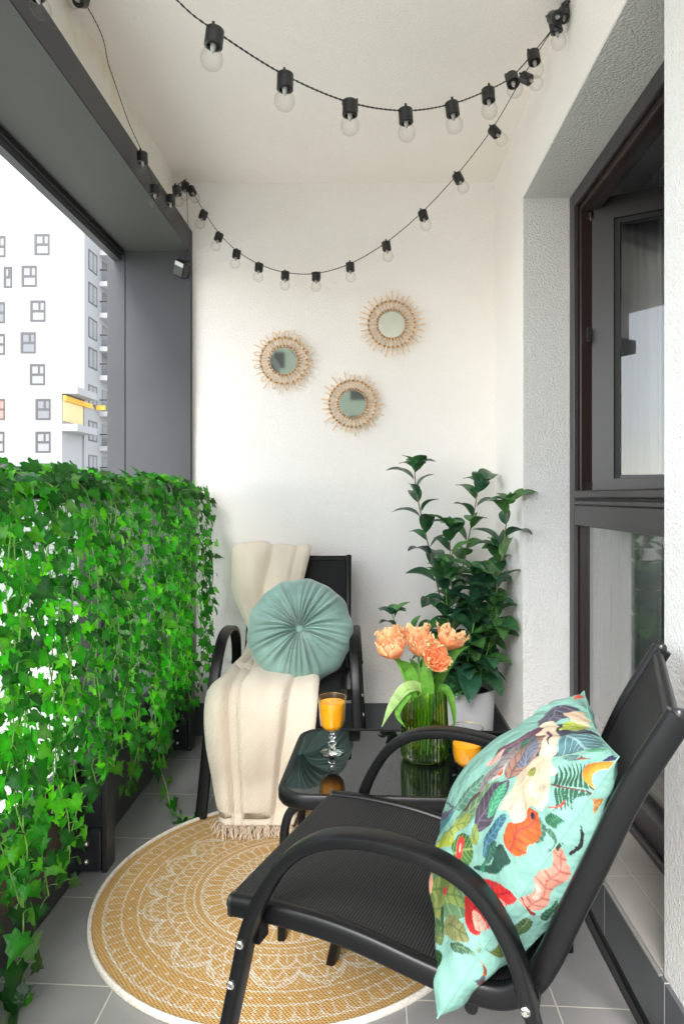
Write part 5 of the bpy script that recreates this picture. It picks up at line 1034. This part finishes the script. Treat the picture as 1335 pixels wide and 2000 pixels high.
def flowered_cushion():
    n = 420
    t = thing('flowered_cushion', 'square mint cushion printed with magnolia, leaves and red flowers', 'cushion', cushion_point(np.array([.5]), np.array([.0]), 1)[0].tolist())
    g = np.linspace(0, 1, n); gg = .5-.5*np.cos(g*np.pi); gg = .35*gg+.65*g
    Q, P = np.meshgrid(gg, gg, indexing='ij')
    mint = np.array((.155,.300,.252))
    for side, nm in ((1, 'front_cover'), (-1, 'back_cover')):
        col = np.tile(mint, (n, n, 1)).astype(float)
        wx = P+.004*np.sin(Q*60); wy = Q+.004*np.sin(P*55)
        for sd_, c, vein, poly in PRINT:
            if sd_ != side: continue
            pa = np.array(poly); x0, y0 = pa.min(0); x1, y1 = pa.max(0)
            mk = inside(poly, wx, wy)
            if not mk.any(): continue
            cc = np.array(c)[None,:]*np.ones((mk.sum(), 1))
            px_, py_ = wx[mk], wy[mk]
            # painted shading: lighter one side, veins as thin strokes along and across the shape
            ctr = pa.mean(0); C_ = np.cov((pa-ctr).T); ev, ew = np.linalg.eigh(C_); ax = ew[:,1]; bx_ = ew[:,0]
            la = (px_-ctr[0])*ax[0]+(py_-ctr[1])*ax[1]; lb = (px_-ctr[0])*bx_[0]+(py_-ctr[1])*bx_[1]
            sa = math.sqrt(ev[1])*1.4+1e-6; sb = math.sqrt(ev[0])*1.4+1e-6
            cc = cc*(1+.20*np.clip(lb/sb,-1,1)+.10*np.sin(la/sa*5+lb/sb*3))[:,None]
            if vein:
                vc = np.array(vein); mid = np.abs(lb) < sb*.07
                rib = np.abs(((la-np.abs(lb)*.8)/sa*3.2) % 1-.5) < .09
                cc[mid | rib] = cc[mid | rib]*.35+vc*.65
            col[mk] = np.clip(cc*.60, .004, .9)
        G = cushion_point(P, Q, side)
        if side < 0: G2 = G[::-1]; cc = col[::-1]
        else: G2 = G; cc = col
        MB().grid(G2).build(nm, M['print'], t, colors=cc.reshape(-1,3), smooth=180)
    e = np.concatenate([np.stack([np.zeros(40), np.linspace(0,1,40)],1), np.stack([np.linspace(0,1,40), np.ones(40)],1), np.stack([np.ones(40), np.linspace(1,0,40)],1), np.stack([np.linspace(1,0,40), np.zeros(40)],1)])
    sp = cushion_point(e[:,0], e[:,1], 1); MB().tube([Vector(v) for v in sp], .0011, 6).build('seam', mat('seam_thread', (.16,.32,.27), .8), t)
flowered_cushion()

# ------------------------------------------------------------------ rattan mirrors
def rattan_mirror(label, px, py, kind, seed):
    rs = random.Random(seed); Yw = YB-.012; c = at(px, py, Yw)
    t = thing('rattan_mirror', label, 'mirror', c, 0, 'round rattan mirrors on the end wall')
    def W(r, a, d=0): return Vector((c.x+r*math.cos(a), Yw-d, c.z+r*math.sin(a)))
    q = MB(); vs = [W(.0, 0, .004)]+[W(.061, 2*math.pi*k/48, .004) for k in range(48)]; vs += [W(.061, 2*math.pi*k/48, 0) for k in range(48)]
    q.add(vs, [(0, (k+1)%48+1, k+1) for k in range(48)]+[(k+1, (k+1)%48+1, (k+1)%48+49, k+49) for k in range(48)]).build('mirror_glass', M['mirror'], t, smooth=0)
    rg = MB()
    for r, d, th in ((.065,.006,.0022),(.104,.002,.0036),(.108,.006,.0028),(.069,.0,.0030)):
        rg.tube([W(r, a, d) for a in np.linspace(0, 2*math.pi, 65)], th, 6)
    rg.build('ring', M['rattan'], t)
    n = {'loops': 26, 'spikes': 32, 'mixed': 34}[kind]; sp = MB(); bd = MB()
    for k in range(n):
        a = 2*math.pi*k/n+rs.uniform(-.02,.02); r1 = .140*rs.uniform(.90,1.05)
        if kind == 'loops' and k % 2 == 0:
            da = .065; P = [W(.062,a-.05,.010),W(.112,a-da,.010),W(.126,a-da*1.1,.010),W(.138,a,.010),W(.126,a+da*1.1,.010),W(.112,a+da,.010),W(.062,a+.05,.010)]
            sp.tube(spline(P, 5), .0026, 6)
        elif kind == 'mixed' and k % 2 == 1: sp.tube([W(.062,a,.010), W(.132,a,.009)], .0030, 6)
        elif kind == 'loops': sp.tube([W(.062,a,.010), W(.152*rs.uniform(.9,1.1),a,.009)], .0026, 6)
        else: sp.tube([W(.062,a,.010), W(r1+.008,a+rs.uniform(-.02,.02),.009)], .0031, 6)
        for r in (.067,.106): bd.tube([W(r-.004,a+.05,.012),W(r+.004,a+.05,.012)], .0036, 5)
    sp.build('ray', M['rattan'], t)['kind'] = 'stuff'
    bd.build('binding', M['rattan_dark'], t)['kind'] = 'stuff'
rattan_mirror('round rattan mirror with looped petals, leftmost of the three', 554, 705, 'loops', 1)
rattan_mirror('round rattan mirror with long straight rays, highest of the three', 764, 634, 'spikes', 2)
rattan_mirror('round rattan mirror with short and long rays, lowest of the three', 688, 789, 'mixed', 3)

# ------------------------------------------------------------------ string lights
def lathe_mesh(name, prof, m, seg=20, extra=None):
    q = MB(); q.lathe(prof, (0,0,0), seg)
    if extra: extra(q)
    me = bpy.data.meshes.new(name); me.from_pydata([list(v) for v in q.v], [], q.f); me.materials.append(m)
    me.polygons.foreach_set('use_smooth', [True]*len(me.polygons)); me.set_sharp_from_angle(angle=R(40)); return me
def clip(q): q.box((.0145,-.003,-.026),(.019,.003,.005)); q.box((-.019,-.0025,-.008),(-.0145,.0025,.003))
SOCK = lathe_mesh('socket', [(.0001,0),(.0165,0),(.0180,-.0015),(.0180,-.034),(.0165,-.035),(.0125,-.035),(.0120,-.030),(.0001,-.030)], M['socket'], 24, clip)
BULB = lathe_mesh('bulb', [(.0100,-.030),(.0105,-.036),(.0150,-.041),(.0200,-.048),(.0222,-.057),(.0212,-.066),(.0170,-.074),(.0095,-.079),(.0001,-.0805)], M['bulb'], 28)
CORE = lathe_mesh('led_stalk', [(.0001,-.030),(.0062,-.031),(.0050,-.040),(.0022,-.047),(.0001,-.049)], mat('led_stalk', (.35,.34,.32), .3), 12)
def string(label, cable_pts, bulbs, name='string_lights', twist=True):
    """bulbs: (point on the cable, tilt vector)"""
    t = thing(name, label, 'string lights', cable_pts[len(cable_pts)//2], 0, 'black string lights under the ceiling')
    P = spline(cable_pts, 10); q = MB()
    # two wires twisted round each other
    fine = []
    for a, b_ in zip(P, P[1:]):
        n = max(1, int((b_-a).length/.004))
        for k in range(n): fine.append(a.lerp(b_, k/n))
    fine.append(P[-1]); acc = 0
    for s_ in (0, math.pi):
        pts = []; acc = 0
        for i, p in enumerate(fine):
            if i: acc += (p-fine[i-1]).length
            an = acc*2*math.pi/.028+s_; pts.append(p+Vector((0, .0013*math.cos(an), .0013*math.sin(an))))
        q.tube(pts, .0011, 5, side=(.1,.9,.2))
    q.build('cable', M['wire'], t)
    for (p, tilt) in bulbs:
        so_ = bpy.data.objects.new('socket', SOCK); COL.objects.link(so_); so_.parent = t
        d = -Vector(tilt).normalized(); so_.rotation_euler = d.to_track_quat('Z', 'Y').to_euler(); 
        so_.location = Vector(p)-Vector(t.location)+d*.003
        bo = bpy.data.objects.new('bulb', BULB); COL.objects.link(bo); bo.parent = so_
        co = bpy.data.objects.new('led_stalk', CORE); COL.objects.link(co); co.parent = so_
    return t
hookR = at(1112, 6, 2.0); hookR.x = XW-.006; hookR.z = HC-.02
hookL = Vector((-.82, 1.97, HC-.006)); hookB = at(362, 350, 3.05)
def cab(lst): return [at(x, y, Y) for x, y, Y in lst]
DN = (0,0,-1)
# near garland
nearb = [(420,60,1.33),(557,147,1.47),(683,200,1.60),(791,216,1.70),(881,203,1.78),(952,176,1.84),(998,150,1.88),(1040,104,1.93)]
c1 = cab([(-60,-520,1.0),(180,-190,1.12),(340,-6,1.26)])+cab(nearb)+[hookR]
tl = [(-.12,0,-1),(-.03,0,-1),(0,0,-1),(.07,0,-1),(.14,0,-1),(.08,0,-1),(.08,-.5,-1),(.10,-.2,-1)]
nb_ = [(at(*b_), tl[i]) for i, b_ in enumerate(nearb)]
nb_ += [(at(1078,34,1.96), (.25,-.9,-.6)), (at(1100,22,1.98), (-.1,-.4,-1)), (at(1106,8,1.99), (.2,-.7,-.8)), (at(180,-190,1.12), DN), (at(1082,42,1.97), (.3,.2,-1))]
string('nearest string of bulbs, sagging widest across the ceiling', c1, nb_)
# far garland, corner to right hook
farb = [(362,358,3.03),(372,368,3.02),(399,414,3.0),(429,457,2.98),(463,490,2.96),(506,516,2.94),(557,532,2.92),(617,534,2.88),(683,515,2.82),(753,474,2.74),(824,414,2.64),(891,342,2.52),(960,252,2.38),(1020,150,2.20)]
ft_ = [(-.05,0,-1),(.5,-.3,-1),(-.35,0,-1),(-.3,0,-1),(-.15,0,-1),(-.08,0,-1),(-.03,0,-1),(0,0,-1),(.06,0,-1),(.15,0,-1),(.25,-.1,-1),(.45,-.2,-1),(.7,-.3,-1),(.9,-.5,-.8)]
string('far string of bulbs, hanging low before the end wall', [hookB]+cab(farb)+[at(1070,70,2.05), hookR-Vector((0,-.02,0))], [(at(*b_), ft_[i]) for i, b_ in enumerate(farb)])
# left garland along the beam
lb = [(278,300,2.32),(345,366,2.74),(333,384,2.62),(303,364,2.44)]
string('short string of bulbs along the grey beam at the left', [Vector((-.84,1.0,2.45)), hookL]+cab([(215,135,2.08),(250,235,2.22),(278,298,2.32),(303,362,2.44),(333,382,2.62),(345,364,2.74)])+[hookB], [(at(*lb[0]), (.05,0,-1)), (at(*lb[1]), (.1,0,-1)), (at(*lb[2]), (.05,-.1,-1)), (at(*lb[3]), DN), (at(66,-30,1.50), (.3,0,-1)), (hookL+Vector((0,-.01,-.004)), (-.1,-.6,-.4))])
# hooks
for k, (p, lab) in enumerate(((hookR, 'small steel hook at the top of the window wall'), (hookL, 'small steel hook in the ceiling edge above the grey beam'), (hookB, 'small steel hook in the far left ceiling corner'))):
    q = MB(); q.tube(spline([p+Vector((0,0,.022)), p+Vector((0,0,.006)), p+Vector((.006,0,0)), p+Vector((.004,0,-.006)), p+Vector((-.003,0,-.005))], 4), .0012, 6)
    tag(q.build('hook', M['steel']), lab, 'hook', 'hooks holding the string lights')
# solar box
sb = at(355, 525, YB-.06)
bxn = thing('solar_box', 'small black solar battery box fixed at the top of the pillar', 'solar box', (sb.x, sb.y, sb.z-.03))
ob = MB().box((-.030,-.022,-.036),(.030,.022,.036),.006).build('case', M['socket'], bxn, local=True); ob.rotation_euler = (R(18), R(28), R(-20)); ob.location = (0,0,.03)
ob = MB().box((-.024,-.0235,.012),(.024,-.0215,.030)).build('solar_panel', mat('solar_cell', (.55,.55,.57), .25), bxn, local=True); ob.rotation_euler = (R(18), R(28), R(-20)); ob.location = Vector((0,0,.03))+Euler((R(18),R(28),R(-20))).to_matrix() @ Vector((0,-.0225,.021))
cbx = MB(); cbx.tube(spline([hookB+Vector((.004,0,-.01)), at(366,410,3.06), at(367,480,3.06), sb+Vector((.01,0,.03))], 8), .0012, 5); cbx.build('lead', M['wire'], bxn)

# ------------------------------------------------------------------ apartment block
ab = thing('apartment_building', 'tall white apartment block with dark windows and corner balconies', 'building', (-35, 66, -9))
D0 = 60.0; XS = (165-CX)/FPX*D0
MB().box((-62, D0, -9), (XS, D0+22, 28.5)).build('wall', M['facade'], ab)
lowx = (122-CX)/FPX*56.0
def far_window(x, y, w_, h_, D, curt=None):
    a = at(x, y, D); b_ = at(x+w_, y+h_, D)
    x0, x1, z1, z0 = a.x, b_.x, a.z, b_.z; f = .20
    q = MB(); yq = D-.05
    q.box((x0,yq,z0),(x0+f,D,z1)).box((x1-f*.6,yq,z0),(x1,D,z1)).box((x0+f,yq,z1-f),(x1-f*.6,D,z1)).box((x0+f,yq,z0),(x1-f*.6,D,z0+f*.7))
    zm = z0+(z1-z0)*.44; xm = x0+(x1-x0)*.55
    q.box((x0+f,yq,zm),(x1-f*.6,D,zm+f)).box((xm,yq,zm+f),(xm+f*.8,D,z1-f))
    ob = q.build('window', M['facade_frame'], ab)
    bx('pane', M['facade_glass'] if curt is None else curt, (x0+f*.5, D-.02, z0+f*.5), (x1-f*.4, D-.004, z1-f*.5), ob)
red = mat('red_blind', (.55,.16,.14), .8); pal = mat('pale_blind', (.20,.205,.21), .8)
for x, y, c in ((68,457,pal),(43,519,pal),(60,587,pal),(41,649,None),(59,711,pal),(70,779,None),(70,843,pal),(70,905,None),(43,968,pal),(60,1030,None)): far_window(x, y, 29, 41, D0, c)
for x, y, w_ in ((8,521,16),(96,905,20)): far_window(x, y, w_, 41, D0, pal)
for x, y, c in ((-18,461,pal),(-19,590,None),(-19,652,pal),(-19,779,red),(-20,843,pal),(-18,905,None)): far_window(x, y, 29, 41, D0, c)
# side face balconies: slabs, glass fronts, doors
def slab(z, y0, y1, x1, m='facade'): return bx('balcony', M[m], (XS-.2, y0, z), (x1, y1, z+.45), ab)
rows = [(495,),(556,),(618,),(684,),(741,),(812,),(880,),(945,)]
for i, (py,) in enumerate(rows):
    z = at(190, py, 63).z
    for k, yy_ in enumerate((60.9, 66.5, 72.5)):
        q = MB(); x0_, x1_, z0_, z1_ = XS-.02, XS+.05, z+.75, z+2.6; y1_ = yy_+1.9
        q.box((x0_, yy_, z0_), (x1_, yy_+.14, z1_)).box((x0_, y1_-.12, z0_), (x1_, y1_, z1_)).box((x0_, yy_+.14, z1_-.14), (x1_, y1_-.12, z1_)).box((x0_, yy_+.14, z0_), (x1_, y1_-.12, z0_+.12)).box((x0_, yy_+.9, z0_+.12), (x1_, yy_+1.0, z1_-.14))
        wb = q.build('window', M['facade_frame'], ab)
        bx('pane', pal if k == 0 else M['facade_glass'], (XS+.0, yy_+.1, z0_+.1), (XS+.03, y1_-.1, z1_-.1), wb)
    s_ = slab(z, D0+3.4, D0+17, XS+1.7+.25*(i % 2), 'facade_slab')
    bx('balustrade', M['far_rail'], (XS+1.62, D0+3.5, z+.45), (XS+1.68, D0+16.9, z+1.5), s_)
    bx('handrail', M['facade_frame'], (XS+1.58, D0+3.5, z+1.5), (XS+1.72, D0+16.9, z+1.6), s_)
    bx('handrail', M['facade_frame'], (XS, D0+3.5, z+1.5), (XS+1.58, D0+3.62, z+1.6), s_)
    bx('balcony_door', M['far_dark'], (XS+.0, D0+4.0, z+.46), (XS+.04, D0+5.3, z+2.6), s_)
    bx('partition', M['facade_grey'], (XS, D0+9.5, z+.45), (XS+1.5, D0+9.7, z+2.9), s_)
# yellow loggia and the low wing stepping out
bx('wing', M['facade'], (lowx-.55, 55.9, -9), (lowx+.0, 60.0, at(122, 755, 56).z), ab)
bx('loggia_wall', M['cream'], (lowx+.002, 56.1, at(122, 822, 56).z), (lowx+.06, 60.0-.01, at(122, 772, 56).z), ab)
z_ = at(122, 772, 56).z
bx('loggia_fascia', M['yellow'], (lowx+.07, 56.0, z_-.42), (lowx+.3, 61.5, z_), ab)
bx('loggia_return', M['yellow'], (XS+.1, 62.3, at(190,812,63).z+.45), (XS+.9, 62.6, z_), ab)
for y_ in (755, 828): 
    bx('balcony', M['facade'], (lowx+.002, 55.9, at(122, y_+14, 56).z), (lowx+1.3, D0-.01, at(122, y_, 56).z), ab)
bh = thing('apartment_building', 'grey green block added out of view behind the viewer for the wall mirrors to reflect', 'building', (4, -70, -9))  # added unseen block: gives the mirrors grey green to reflect instead of sky
mg = mat('grey_green_render', (.30, .33, .28), .9, 0, .2)
bx('wall', mg, (-14, -82, -9), (22, -70, 24), bh); bx('roof', M['facade_frame'], (-14.3, -82.3, 24), (22.3, -69.7, 24.4), bh)
for i in range(7):
    for j in range(8):
        f_ = bx('window', M['facade_frame'], (-11+i*4.6, -70.0, -6+j*3.6), (-9.2+i*4.6, -69.93, -4.2+j*3.6), bh)
